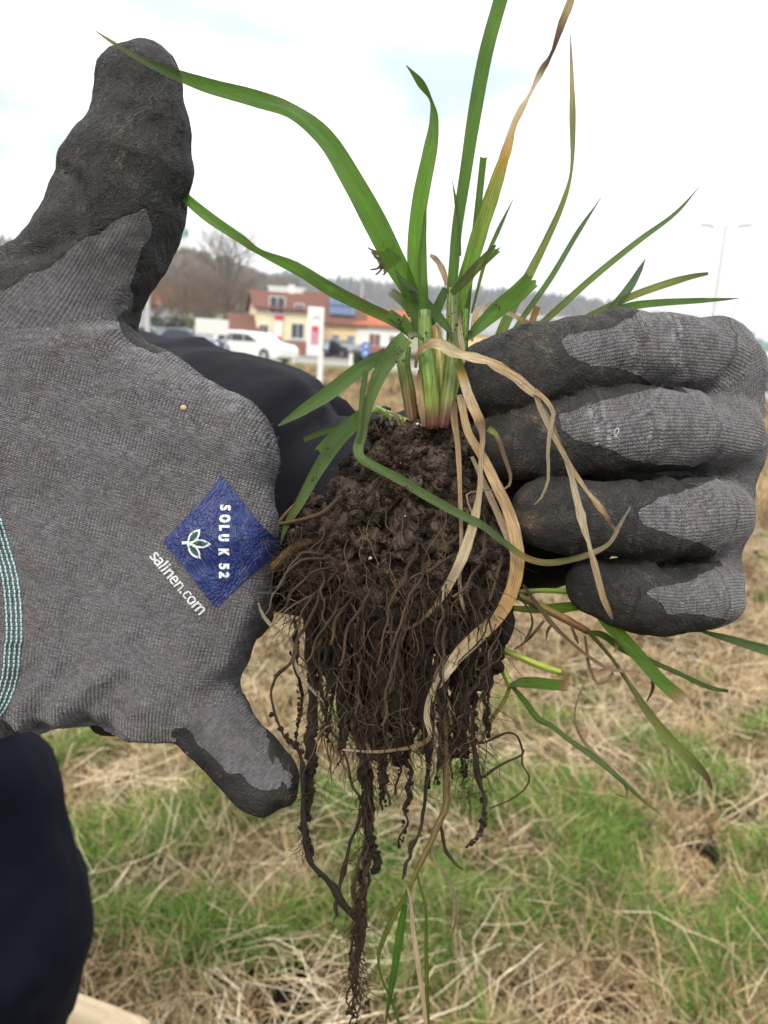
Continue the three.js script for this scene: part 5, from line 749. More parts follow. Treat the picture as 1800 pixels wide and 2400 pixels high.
D_([[1258, 930, 10, 15], [1290, 992, 14, 16], [1314, 1045, 12, 17], [1332, 1090, 14, 18], [1347, 1150, 20, 18, 20], [1362, 1209, 24, 18], [1375, 1259, 16, 18, 50], [1394, 1326, 17, 17], [1412, 1394, 18, 17], [1428, 1435, 14, 17], [1436, 1452, 6, 17]], [[0, SP], [0.2, DB], [0.35, SP], [0.6, SP], [0.8, ST], [1, DB]], { crinkle: 0.6 });
D_([[1074, 848, 20, 10], [1085, 885, 26, 11], [1097, 925, 26, 12], [1106, 948, 28, 12], [1123, 985, 28, 13], [1131, 1022, 17, 13, 40], [1127, 1070, 11, 13], [1124, 1154, 15, 13], [1106, 1239, 26, 13], [1085, 1302, 28, 13], [1047, 1378, 24, 12], [1013, 1428, 13, 11, 30], [971, 1466, 7, 10], [912, 1482, 6, 9], [870, 1473, 5, 8]], [[0, G1], [0.06, YE], [0.11, SP], [0.25, ST], [0.3, DB], [0.4, ST], [0.65, SP], [0.8, ST], [0.84, DB], [1, ST]], { crinkle: 0.35 }, 'dry leaf hanging in front of the soil, curling left at its end');
D_([[1076, 925, 14, 11], [1081, 943, 20, 11], [1098, 1015, 20, 12], [1132, 1072, 24, 12], [1161, 1133, 28, 12, 15], [1191, 1196, 30, 11], [1208, 1260, 34, 11], [1212, 1323, 36, 11], [1199, 1386, 36, 11], [1170, 1441, 34, 14, -15], [1106, 1504, 38, 15, -10], [1056, 1555, 36, 15], [1033, 1592, 28, 15], [1007, 1631, 14, 15, 40], [1000, 1681, 16, 15], [1007, 1726, 14, 15, 40], [980, 1746, 12, 14], [929, 1757, 9, 15, 40], [878, 1762, 7, 15], [803, 1757, 4, 15]], [[0, ST], [0.3, ST], [0.45, OR], [0.6, SP], [0.75, SP], [0.82, OR], [1, SP]], { crinkle: 0.3, seg: 110 }, 'longest dry leaf, broad and bent across the roots');
D_([[1066, 940, 14, 9], [1064, 975, 18, 9], [1073, 1049, 14, 9], [1079, 1175, 11, 10], [1081, 1281, 10, 10], [1077, 1365, 10, 10], [1085, 1420, 9, 10], [1098, 1452, 3, 10]], [[0, DB], [0.3, ST], [0.6, ST], [0.8, SP], [1, DB]]);
D_([[1106, 1070, 10, 8], [1144, 1154, 18, 8], [1182, 1239, 20, 8], [1199, 1290, 14, 8], [1210, 1350, 8, 8]], [[0, SP], [1, ST]]);
D_([[1144, 1004, 18, 10], [1163, 1019, 16, 11, 40], [1182, 1070, 11, 12], [1197, 1120, 9, 12, 30], [1189, 1143, 6, 12], [1127, 1150, 4, 11], [1094, 1158, 6, 11], [1106, 1202, 4, 11]], [[0, YG], [0.12, YG], [0.2, DB], [1, ST]]);
D_([[1048, 668, 12, 0], [1036, 630, 16, 0], [1020, 606, 16, 0, 30], [1008, 598, 8, 0]], [[0, ST], [1, SP]]);
D_([[1106, 800, 8, 2], [1109, 765, 15, 2], [1118, 735, 18, 2], [1136, 716, 14, 1, 40], [1160, 718, 12, 0], [1190, 733, 13, -1], [1225, 750, 12, -2], [1250, 764, 8, -3]], [[0, ST], [0.5, SP], [1, ST]]);
D_([[1078, 730, 6, 5], [1078, 775, 14, 6], [1084, 820, 14, 6], [1088, 850, 6, 6]], [[0, DB], [0.4, SP], [1, ST]]);
for (const [x, y, w, e, f] of [[905, 600, 12, 862, 580], [898, 612, 14, 870, 590], [912, 590, 10, 925, 572], [896, 622, 8, 868, 632], [905, 632, 6, 897, 645], [900, 620, 8, 880, 645]]) D_([[940, 606, 8, -3], [x, y, w * 2.2, -2], [(x + e) / 2, (y + f) / 2 + 3, w * 0.8, -2, 40], [e, f, 3, -2]], [[0, DB], [0.4, [0.6, 0.47, 0.34]], [1, [0.55, 0.42, 0.32]]], { crinkle: 0.8 });
{ const r = mulberry(90), M = new THREE.Matrix4(), g0 = new THREE.IcosahedronGeometry(1, 1), list = []; for (const [x, y, mm, sx, sy, n] of [[1061, 740, 8, 10, 50, 16], [996, 790, 9, 10, 50, 10], [930, 825, 15, 16, 24, 12], [905, 575, 4, 10, 12, 10], [968, 690, 6, 6, 20, 8], [1090, 770, 8, 14, 20, 10], [934, 748, 6, 16, 12, 10], [772, 1060, 12, 12, 14, 10], [735, 1115, 12, 8, 10, 6], [1165, 720, 10, 12, 8, 5]]) for (let k = 0; k < n; k++) { const p = cs(x + (r() - 0.5) * 2 * sx, y + (r() - 0.5) * 2 * sy, PLANE - mm / 1000 + 0.002), s = 0.00012 + 0.0003 * r() * r(); list.push(g0.clone().applyMatrix4(M.makeScale(s, s, s).setPosition(p)).toNonIndexed()); } part('soil_speck', baked(mergeGeometries(list), clump), std([0.05, 0.035, 0.025], 0.95), clump, 'stuff'); }
// what hangs and sticks out to the lower right
S_([[1215, 1387, 12, -8], [1270, 1384, 12, -9], [1345, 1387, 12, -10]], [[0, OL], [1, G1]]);
L_([[1195, 1424, 14, -4], [1230, 1428, 17, -5], [1267, 1428, 24, -6, 20], [1315, 1425, 28, -6], [1370, 1421, 22, -6, 30], [1400, 1437, 22, -4, 20], [1425, 1460, 34, -3], [1462, 1499, 35, -2], [1507, 1549, 34, -1], [1543, 1590, 34, 0], [1579, 1623, 35, 0], [1602, 1642, 35, 0]], [[0, YG], [0.3, G1], [0.6, G1], [0.88, GB], [0.94, OR], [1, WH]], { fold: 0.2, cutEnd: 0.35 }, 'green leaf below the fist with a pale torn end');
S_([[1215, 1397, 18, -6], [1281, 1428, 20, -6], [1327, 1452, 19, -6], [1378, 1480, 16, -6]], [[0, OL], [0.6, DB], [1, BR]]);
L_([[1378, 1478, 12, -5], [1435, 1545, 10, -4, 30], [1475, 1603, 13, -3, 20], [1520, 1671, 22, -2], [1575, 1739, 28, -1], [1620, 1782, 28, 0], [1652, 1815, 18, 0], [1663, 1836, 8, 0], [1670, 1853, 1.5, 0]], [[0, OL], [0.55, YG], [0.72, OL], [0.83, [0.36, 0.1, 0.07]], [1, [0.38, 0.05, 0.06]]], { fold: 0.25 }, 'olive leaf with a red tip');
L_([[1385, 1482, 12, -7], [1412, 1488, 18, -7], [1462, 1524, 19, -7, 25], [1516, 1546, 14, -7], [1588, 1577, 12, -7], [1665, 1612, 12, -7], [1707, 1620, 8, -7]], [[0, G1], [0.9, G1], [1, BR]], { fold: 0.4, cutEnd: 0.3 });
S_([[1165, 1518, 15, -4], [1219, 1540, 16, -4], [1267, 1560, 17, -4], [1313, 1575, 16, -4]], [[0, OL], [0.3, YG], [1, YG]], 'snapped green stem');
S_([[1160, 1530, 14, -3], [1178, 1568, 16, -3], [1197, 1606, 17, -3]], YG);
L_([[1195, 1606, 10, -2], [1225, 1600, 27, -2], [1260, 1601, 30, -1], [1291, 1604, 29, -1], [1333, 1609, 26, -1]], [[0, GP], [0.4, G1], [0.85, GB], [0.93, OR], [1, ST]], { fold: 0.3, cutEnd: 0.4 });
L_([[1200, 1608, 10, -3], [1231, 1645, 16, -3], [1262, 1686, 18, -3, 20], [1290, 1700, 14, -3], [1335, 1735, 13, -2], [1394, 1776, 17, -2], [1453, 1826, 13, -2, 20], [1507, 1876, 8, -2], [1551, 1911, 4, -2]], [[0, G1], [0.6, GP], [0.8, G2], [0.92, YG], [1, WH]], { fold: 0.35 });
S_([[1196, 1606, 9, -5], [1182, 1642, 10, -5], [1150, 1690, 9, -5], [1128, 1740, 8, -5]], [[0, OL], [1, DB]]);
L_([[1600, 1455, 8, -9], [1647, 1479, 9, -9], [1710, 1498, 19, -9], [1800, 1524, 27, -9], [1900, 1545, 20, -9], [1990, 1560, 2, -9]], [[0, G1], [0.4, GG], [1, G1]], { fold: 0.35 });
const dryThin = (pts, c = [[0, ST], [1, DB]]) => D_(pts, c, { crinkle: 0.7 });
dryThin([[1225, 1370, 8, -2], [1267, 1428, 13, -2], [1305, 1474, 12, -2], [1351, 1516, 8, -2], [1387, 1544, 9, -2], [1423, 1567, 12, -2, 30], [1460, 1572, 10, -2], [1500, 1574, 4, -2]], [[0, DB], [0.5, [0.4, 0.3, 0.16]], [1, ST]]);
dryThin([[1371, 1490, 6, -4], [1376, 1530, 9, -4], [1382, 1567, 9, -4], [1400, 1602, 7, -4], [1422, 1597, 10, -4, 40], [1437, 1570, 6, -4], [1410, 1570, 5, -4], [1380, 1585, 6, -4], [1355, 1636, 6, -4], [1346, 1680, 4, -4], [1358, 1721, 8, -3], [1389, 1763, 12, -3, 30], [1425, 1788, 10, -3], [1448, 1812, 10, -3, 50], [1466, 1842, 10, -3], [1468, 1868, 6, -3], [1442, 1860, 2, -3]], [[0, DB], [0.4, ST], [0.6, [0.4, 0.28, 0.14]], [0.8, SP], [1, DB]]);
dryThin([[1210, 1390, 5, 0], [1240, 1430, 6, 0, 30], [1248, 1460, 7, 0], [1235, 1495, 9, 0], [1228, 1505, 4, 0]], [[0, BR], [1, DB]]);
dryThin([[1205, 1522, 3, -2], [1235, 1502, 7, -2, 30], [1275, 1455, 8, -2]], [[0, BR], [1, DB]]);
dryThin([[1300, 1460, 4, -3], [1285, 1475, 9, -3], [1280, 1502, 2, -3]], [[0, DB], [1, [0.2, 0.13, 0.06]]]);
dryThin([[1340, 1470, 6, -3], [1350, 1495, 9, -3], [1356, 1508, 3, -3]], [[0, DB], [1, BR]]);
dryThin([[1436, 1480, 8, -4], [1446, 1512, 12, -4, 30], [1440, 1530, 6, -4]], [[0, DB], [1, ST]]);
dryThin([[1528, 1590, 8, -5], [1530, 1615, 10, -5, 30], [1516, 1644, 3, -5]], [[0, DB], [1, BR]]);
// below the roots
S_([[1035, 1600, 13, 0], [1042, 1700, 15, 1], [1045, 1800, 15, 2], [1047, 1850, 17, 2], [1045, 1890, 17, 2], [1026, 1935, 16, 2], [1005, 1985, 15, 2], [980, 2035, 14, 2], [962, 2080, 8, 2]], [[0, DB], [0.4, [0.17, 0.12, 0.05]], [1, [0.14, 0.11, 0.03]]], 'brown rooting runner hanging below');
L_([[960, 2075, 6, 2], [948, 2105, 14, 2], [921, 2150, 16, 2], [896, 2209, 12, 2], [887, 2245, 8, 2], [895, 2293, 5, 2], [921, 2352, 8, 2], [938, 2410, 8, 2]], [[0, YG], [0.5, YG], [0.65, GP], [1, GP]], { fold: 0.4 });
L_([[950, 2120, 12, 3], [944, 2150, 19, 3], [936, 2200, 22, 3], [921, 2293, 17, 3], [908, 2369, 8, 3], [903, 2405, 2, 3]], [[0, G2], [0.3, GB], [1, G2]], { fold: 0.5 });
D_([[955, 2080, 5, 3], [962, 2110, 7, 3], [968, 2175, 12, 3], [980, 2260, 13, 3], [992, 2344, 12, 3], [1001, 2430, 10, 3]], [[0, SP], [1, ST]]);
L_([[978, 2050, 5, 2], [985, 2080, 6, 2], [997, 2124, 7, 2], [999, 2217, 10, 2], [1001, 2344, 12, 2], [1004, 2430, 12, 2]], [[0, YG], [1, YG]], { fold: 0.6 });
dryThin([[1010, 1985, 4, 1], [1018, 2015, 6, 1], [1041, 2048, 6, 1], [1068, 2103, 6, 1], [1069, 2154, 6, 1], [1060, 2196, 5, 1], [1077, 2270, 3, 1]], [[0, SP], [0.7, [0.3, 0.24, 0.14]], [1, ST]]);
dryThin([[605, 1412, 3, 9], [615, 1440, 9, 9], [640, 1470, 10, 9], [684, 1500, 7, 9], [686, 1524, 9, 9, 30], [697, 1572, 8, 9], [722, 1606, 7, 9], [745, 1630, 9, 9], [757, 1645, 2, 9]], [[0, SP], [1, SP]]);
for (let k = 0; k < 9; k++) { const r = bladeRandom; const x = 890 + 60 * r(), y = 985 + 20 * r(); D_([[x, y, 3, 4], [x - 10 + 20 * r(), y - 12 - 10 * r(), 6, 5], [x - 22 + 40 * r(), y - 18 - 14 * r(), 2, 5]], [[0, ST], [1, [0.5, 0.5, 0.4]]], { crinkle: 0.6 }); }

// --- soil
const soilMap = tex(512, 512, (u, v) => { const n = tile(u, v, 10, 41, 4), g = tile(u, v, 60, 43, 2), k = 1 + 0.55 * n + 0.35 * g, sp = smooth(0.42, 0.5, tile(u, v, 70, 47, 1)) * 0.10; return [0.272 * k + sp, 0.230 * k + sp * 0.9, 0.196 * k + sp * 0.78]; }, true, 30, 30);
const soilBump = tex(512, 512, (u, v) => 0.5 + 0.6 * tile(u, v, 40, 44, 3), false, 30, 30);
const soilMat = new THREE.MeshPhysicalMaterial({ specularIntensity: 0.3, map: soilMap, bumpMap: soilBump, bumpScale: 0.001, roughness: 0.95 });
const rootMat = new THREE.MeshPhysicalMaterial({ specularIntensity: 0.4, bumpMap: soilBump, bumpScale: 0.0003, roughness: 0.9, vertexColors: true });
function worley(x, y, z) { const X = Math.floor(x), Y = Math.floor(y), Z = Math.floor(z); let m = 9; for (let a = -1; a < 2; a++) for (let b = -1; b < 2; b++) for (let c = -1; c < 2; c++) { let h = Math.imul(X + a, 374761393) ^ Math.imul(Y + b, 668265263) ^ Math.imul(Z + c, 2147483647 - 1013); h = Math.imul(h ^ (h >>> 13), 1274126177); const r1 = (h & 1023) / 1023, r2 = ((h >>> 10) & 1023) / 1023, r3 = ((h >>> 20) & 1023) / 1023; const dx = X + a + r1 - x, dy = Y + b + r2 - y, dz = Z + c + r3 - z; m = Math.min(m, dx * dx + dy * dy + dz * dz); } return Math.sqrt(m); }
let soilField, soilNet, crumbShapes; const cols = [];
{
  const d0 = 0.205, out = flatPoly([[930, 990], [975, 982], [1030, 985], [1085, 1000], [1110, 1040], [1130, 1100], [1160, 1160], [1190, 1240], [1203, 1320], [1180, 1390], [1140, 1445], [1090, 1485], [1040, 1525], [990, 1560], [940, 1520], [880, 1465], [815, 1430], [770, 1392], [738, 1350], [715, 1310], [706, 1250], [724, 1200], [762, 1165], [790, 1120], [830, 1075], [862, 1030], [890, 1000]], d0);
  soilField = (x, y, z, c) => {
    const d2 = c.d;
    let d = slab(d2, z, -d0 - 0.004, 0.018, 0.018);
    if (Math.abs(d) < 0.013) { const wx = x + 0.002 * n3(x * 120, y * 120, z * 120); d += (worley(wx * 125, y * 105, z * 125) - 0.48) * 0.0105 + (worley(x * 320, y * 320, z * 320) - 0.5) * 0.0042 + (worley(x * 760, y * 760, z * 760) - 0.5) * 0.0016 + 0.0025 * n3(x * 60, y * 60, z * 60); }
    return d;
  };
  const lo = cs(660, 1640, .22), hi = cs(1240, 950, .22);
  soilNet = nets(soilField, [lo.x, lo.y, -0.238], [hi.x, hi.y, -0.172], 0.00062, (x, y) => ({ d: polyDist(x, y, out) }));
  const g = netGeometry(soilNet), uv = new Float32Array(soilNet.pos.length / 3 * 2); for (let i = 0; i < uv.length / 2; i++) { uv[2 * i] = soilNet.pos[3 * i] + 0.4 * soilNet.pos[3 * i + 2]; uv[2 * i + 1] = soilNet.pos[3 * i + 1] + 0.7 * soilNet.pos[3 * i + 2]; }
  g.setAttribute('uv', new THREE.BufferAttribute(uv, 2));
  part('soil_ball', baked(g, clump), soilMat, clump);
  // crumbs sitting on the ball, and a few white grains of fertiliser
  const r = mulberry(8), crumbs = [], grains = [];
  const lump = [0, 1, 2].map((k) => { const q = mergeVertices(new THREE.IcosahedronGeometry(1, 1).deleteAttribute('uv').deleteAttribute('normal')), p = q.attributes.position; for (let i = 0; i < p.count; i++) { const e = 1 + 0.4 * n3(p.getX(i) * 1.7 + k * 9, p.getY(i) * 1.7, p.getZ(i) * 1.7); p.setXYZ(i, p.getX(i) * e, p.getY(i) * e * 0.85, p.getZ(i) * e); } q.computeVertexNormals(); const n = q.toNonIndexed(); const u = new Float32Array(n.attributes.position.count * 2).map(() => r() * 0.02); n.setAttribute('uv', new THREE.BufferAttribute(u, 2)); return n; });
  crumbShapes = lump; const M = new THREE.Matrix4(), Q = new THREE.Quaternion(), N = soilNet.pos.length / 3;
  for (let k = 0; k < 4200; k++) { const i = Math.floor(r() * N); if (soilNet.nor[3 * i + 2] < -0.1) continue; const s = 0.00028 + 0.0011 * Math.pow(r(), 3.2); Q.setFromEuler(new THREE.Euler(r() * 6, r() * 6, r() * 6)); M.compose(V(soilNet.pos[3 * i], soilNet.pos[3 * i + 1], soilNet.pos[3 * i + 2]), Q, V(s, s, s)); crumbs.push(lump[k % 3].clone().applyMatrix4(M)); }
  part('soil_crumb', baked(mergeGeometries(crumbs), clump), soilMat, clump, 'stuff');
  const onBall = (px, py) => { let best = null, bz = -9; for (let i = 0; i < N; i++) { const d = -soilNet.pos[3 * i + 2], x = soilNet.pos[3 * i] / d * F + 900, y = 1200 - soilNet.pos[3 * i + 1] / d * F; if (Math.hypot(x - px, y - py) < 8 && soilNet.pos[3 * i + 2] > bz) { bz = soilNet.pos[3 * i + 2]; best = i; } } return best === null ? cs(px, py, 0.19) : V(soilNet.pos[3 * best], soilNet.pos[3 * best + 1], soilNet.pos[3 * best + 2] + 0.0004); };
  for (const [x, y, s] of [[872, 1314, 0.0007], [861, 1204, 0.0004], [938, 1093, 0.0004], [983, 990, 0.0007], [995, 993, 0.0005], [946, 1215, 0.00035]]) { const p = onBall(x, y); M.compose(p, Q.setFromEuler(new THREE.Euler(r() * 6, r() * 6, r() * 6)), V(s * 0.55, s, s * 0.55)); grains.push(lump[0].clone().applyMatrix4(M)); }
  const gm = std([0.5, 0.48, 0.44], 0.7); for (const q of grains) part('white_grain', baked(q, clump), gm, clump);
}
// --- roots
{
  const r = mulberry(55), J = (a) => (r() - 0.5) * 2 * a;
  const R_ = (pts, col = [[0, SOIL], [1, ROOT]], o = {}, dirt = 0) => { for (let k = 0; k < dirt; k++) strands.push({ c: new THREE.CatmullRomCurve3(pts.map((q) => cs(q[0], q[1], PLANE - q[3] / 1000)), false, 'centripetal'), w: pts[Math.floor(pts.length / 2)][2] * 0.42 * PLANE / F }); return R2_(pts, col, o); };
  const strands = [], R2_ = (pts, col, o) => leafPart('root', stalk(pts, col, { lumps: 0.8, wander: 0.0005, sides: 6, ...o }), rootMat);
  // long strands one can follow
  R_([[700, 1500, 9, 8], [678, 1551, 8, 9], [644, 1593, 7, 10], [638, 1660, 6, 10], [663, 1719, 6, 9], [701, 1757, 7, 8], [712, 1838, 12, 6], [714, 1922, 13, 5], [718, 1985, 12, 5], [739, 2032, 12, 5], [781, 2082, 13, 4], [828, 2146, 17, 3], [850, 2172, 14, 3]], [[0, ROOT], [0.3, ROOT], [0.5, SOIL], [1, SOIL]], { lumps: 0.7 }, 2);
  R_([[735, 1400, 16, 5], [732, 1500, 14, 4], [736, 1600, 16, 4], [733, 1690, 14, 4], [725, 1740, 30, 4], [728, 1775, 22, 4], [728, 1830, 22, 4], [716, 1890, 18, 4], [716, 1960, 12, 4], [722, 2000, 8, 4]], [[0, SOIL], [1, SOIL]], { lumps: 0.9, lumpSize: 200 }, 6);
  R_([[755, 1420, 9, 6], [750, 1540, 8, 5], [752, 1620, 7, 5], [756, 1660, 6, 4], [781, 1719, 6, 4], [807, 1762, 6, 4], [824, 1829, 7, 4], [845, 1875, 7, 3], [856, 1940, 6, 3]], [[0, ROOT], [1, ROOT]], { lumps: 0.5 });
  R_([[845, 1900, 9, 4], [819, 1985, 8, 4], [800, 2050, 9, 4], [790, 2100, 8, 4], [786, 2140, 6, 4], [783, 2160, 3, 4]], undefined, {});
  for (let k = 0; k < 6; k++) { const o = J(15), q = J(13); R_([[840 + J(40), 1560, 8, J(4)], [853 + o, 1778, 8, J(3) + 2], [862 + q, 1880, 7, 2 + J(3)], [864 + o, 1964, 7, 2 + J(2)], [849 + q, 2049, 7, 2 + J(2)], [845 + o * 0.7, 2133, 6, 2 + J(2)], [834 + q * 0.8, 2217, 5.5, 2 + J(2)], [828 + o, 2302, 4.5, 2 + J(2)], [826 + q, 2399 - 40 * r(), 3, 2 + J(2)], [823 + o, 2440 - 80 * r(), 2, 2]], [[0, ROOT], [1, [0.12, 0.075, 0.042]]], { lumps: 0.55, wander: 0.0012 }, 1); }
  R_([[848, 2150, 14, 3], [846, 2190, 20, 3], [838, 2230, 14, 3], [834, 2260, 7, 3]], [[0, SOIL], [1, SOIL]]);
  R_([[862, 1950, 5, 3], [872, 1975, 6, 3], [880, 1995, 10, 3], [884, 2015, 18, 3], [888, 2030, 14, 3], [884, 2044, 4, 3]], [[0, SOIL], [1, SOIL]], {}, 2);
  R_([[1110, 1640, 12, 3], [1112, 1740, 12, 3], [1115, 1795, 12, 3], [1127, 1850, 11, 3], [1136, 1888, 11, 3], [1132, 1930, 9, 3], [1126, 1950, 12, 3], [1114, 1968, 4, 3], [1090, 1985, 2, 3]], [[0, SOIL], [0.7, ROOT], [1, DB]], {}, 2);
  R_([[1090, 1690, 6, 2], [1112, 1735, 6, 2], [1135, 1740, 5, 2], [1170, 1722, 6, 1], [1205, 1719, 5, 0], [1222, 1750, 4, 0], [1229, 1791, 4, 0], [1237, 1833, 4, 0], [1191, 1876, 3.5, 0], [1144, 1897, 3, 1]], undefined, { lumps: 0.4, wander: 0.0008 });
  R_([[1112, 1800, 6, 2], [1130, 1822, 6, 1], [1150, 1810, 5, 1], [1180, 1790, 6, 0], [1220, 1770, 5, 0], [1232, 1756, 3, 0]], undefined, { lumps: 0.4 });
  R_([[1010, 1640, 8, 1], [1012, 1750, 7, 2], [1000, 1850, 6, 3], [985, 1930, 7, 3], [965, 1990, 8, 3], [950, 2030, 8, 3], [946, 2060, 4, 3]], undefined);
  R_([[1030, 1925, 5, 2], [1042, 1975, 7, 2], [1048, 2000, 9, 2], [1060, 2020, 7, 2], [1082, 2038, 4, 2]], undefined);
  R_([[690, 1180, 6, 9], [655, 1225, 10, 9], [720, 1215, 9, 10], [760, 1200, 11, 11], [800, 1165, 9, 12]], [[0, DB], [1, ROOT]], { lumps: 0.25 });
  R_([[640, 1330, 24, 2], [680, 1292, 26, 3], [730, 1270, 18, 4]], [[0, DB], [1, BR]], { lumps: 0.3 });
  for (const [x0, y0, x1, y1, x2, y2, x3, y3] of [[770, 1310, 700, 1320, 650, 1370, 622, 1440], [780, 1330, 720, 1350, 680, 1395, 650, 1440], [760, 1300, 710, 1300, 670, 1340, 640, 1400], [790, 1340, 730, 1390, 670, 1430, 630, 1470], [770, 1370, 720, 1420, 690, 1480, 672, 1520], [800, 1400, 755, 1470, 720, 1540, 700, 1580]]) R_([[x0, y0, 9, 16], [x1 + J(8), y1 + J(8), 7, 15], [x2 + J(8), y2, 5, 12], [x3, y3, 2.5, 10]], [[0, SOIL], [0.3, ROOT], [1, PALE]], { lumps: 0.35, wander: 0.0008 });
  // bare tan roots running over the ball
  for (const p of [[[975, 1270], [960, 1320], [945, 1370], [920, 1420], [905, 1480], [885, 1560]], [[990, 1300], [985, 1350], [960, 1400], [940, 1450], [925, 1520]], [[1130, 1320], [1100, 1370], [1060, 1400]], [[880, 1360], [850, 1410], [820, 1470], [800, 1560]], [[760, 1360], [735, 1420], [700, 1500], [690, 1560]], [[940, 1480], [925, 1560], [905, 1620], [900, 1700]], [[1050, 1470], [1035, 1530], [1020, 1600]], [[1180, 1300], [1160, 1360], [1140, 1410]], [[1060, 1300], [1015, 1330], [975, 1350], [940, 1380]], [[830, 1400], [800, 1440], [772, 1510]]]) R_(p.map(([x, y], i) => [x + J(4), y, 9 - i * 0.8, 21 - i * 0.6 - Math.abs(x - 940) * 0.025]), [[0, SOIL], [0.25, ROOT], [1, [0.21, 0.13, 0.07]]], { lumps: 0.28, wander: 0.0007 });
  // soil-coated columns under the ball
  for (let k = 0; k < 27; k++) {
    const u = k / 26, x = 720 + 455 * u + J(18), end = 1590 + 130 * Math.sin(Math.PI * clamp(u * 1.05)) + 230 * Math.pow(r(), 2) - 60 * r(), z = J(9) - 3, lean = (945 - x) * 0.26;
    const pts = [[x, 1380 + 60 * Math.sin(Math.PI * u), 22 + J(6), z + 3], [x + lean * 0.3 + J(14), 1480, 21 + J(9), z + 2], [x + lean * 0.6 + J(18), 1570, 17 + J(9), z], [x + lean * 0.8 + J(22), (1570 + end) / 2, 11 + J(5), z], [x + lean + J(24), end, 5, z]];
    R_(pts, [[0, SOIL], [0.75, SOIL], [1, ROOT]], { lumps: 1.1, lumpSize: 260, wander: 0.0013, sides: 7 }); cols.push({ c: new THREE.CatmullRomCurve3(pts.map((q) => cs(q[0], q[1], PLANE - q[3] / 1000)), false, 'centripetal'), w: 11 * PLANE / F });
  }
  // heavier strings that drop out of the curtain
  for (const p of [[[905, 1500, 18], [898, 1620, 16], [905, 1740, 13], [896, 1830, 10], [903, 1900, 4]], [[960, 1540, 20], [966, 1650, 18], [955, 1750, 14], [962, 1830, 10], [950, 1920, 7], [940, 1990, 3]], [[1005, 1560, 18], [998, 1680, 16], [1008, 1770, 12], [1000, 1850, 5]], [[1075, 1500, 24], [1082, 1600, 30], [1078, 1680, 22], [1092, 1760, 12], [1086, 1820, 4]], [[1040, 1560, 16], [1030, 1660, 12], [1036, 1760, 10], [1024, 1840, 4]], [[800, 1430, 16], [806, 1540, 14], [798, 1640, 16], [806, 1720, 9], [800, 1790, 4]], [[770, 1400, 14], [764, 1510, 16], [772, 1600, 12], [764, 1690, 6], [770, 1740, 3]], [[830, 1450, 14], [838, 1580, 16], [832, 1700, 12], [846, 1800, 10], [850, 1880, 8]], [[870, 1480, 14], [864, 1600, 14], [874, 1720, 12], [862, 1830, 10], [866, 1930, 7], [858, 2000, 3]], [[1140, 1480, 20], [1148, 1570, 16], [1138, 1650, 12], [1146, 1730, 5]], [[930, 1560, 30], [936, 1610, 44], [932, 1660, 36], [930, 1700, 12], [934, 1760, 5]], [[700, 1450, 8], [694, 1560, 7], [702, 1660, 6], [696, 1740, 3]]]) R_(p.map(([x, y, w]) => [x + J(4), y, w * 0.85, 3 + J(5)]), [[0, SOIL], [0.7, SOIL], [1, ROOT]], { lumps: 1.1, lumpSize: 240, wander: 0.0012, sides: 7 }, 3);
  // thinner roots hanging among them
  for (let k = 0; k < 95; k++) {
    const x = 690 + 490 * r(), y0 = 1330 + 170 * r(), mid = 1 - Math.abs(x - 930) / 260, end = 1600 + 130 * r() + Math.max(0, mid) * 210 * r() * r(), z = J(15) + 3, lean = (940 - x) * (0.12 + 0.22 * r()), w = 1.6 + 4.6 * Math.pow(r(), 3), b = J(9);
    R_([[x, y0, w * 1.1, z + 4], [x + b + J(8), mix(y0, end, 0.25), w, z + 2], [x + lean * 0.4 + b + J(10), mix(y0, end, 0.5), w * 0.9, z], [x + lean * 0.8 - b + J(13), mix(y0, end, 0.75), w * 0.7, z], [x + lean + J(20), end, 1.2, z + J(3)]], r() < 0.45 ? [[0, ROOT], [0.2, [0.22, 0.155, 0.1]], [1, [0.27, 0.19, 0.12]]] : [[0, SOIL], [1, ROOT]], { lumps: r() < 0.5 ? 1.1 : 0.4, wander: 0.0009 + 0.0007 * r(), sides: 5, step: 0.0017 });
  }
  for (let k = 0; k < 40; k++) { const x = 740 + 430 * r(), y = 1180 + 300 * r(), a = J(1.2), L = 60 + 110 * r(), z = 17 - Math.abs(x - 940) * 0.03; R_([[x, y, 2.2, z - 4], [x + 16 * a + J(12), y + L * 0.35, 2.4, z - 1], [x + 30 * a + J(18), y + L * 0.7, 2, z - 1], [x + 40 * a + J(24), y + L, 1, z - 3]], r() < 0.5 ? [[0, ROOT], [1, [0.4, 0.3, 0.2]]] : [[0, [0.2, 0.13, 0.07]], [1, [0.3, 0.2, 0.11]]], { lumps: 0.3, wander: 0.0009, sides: 5 }); }
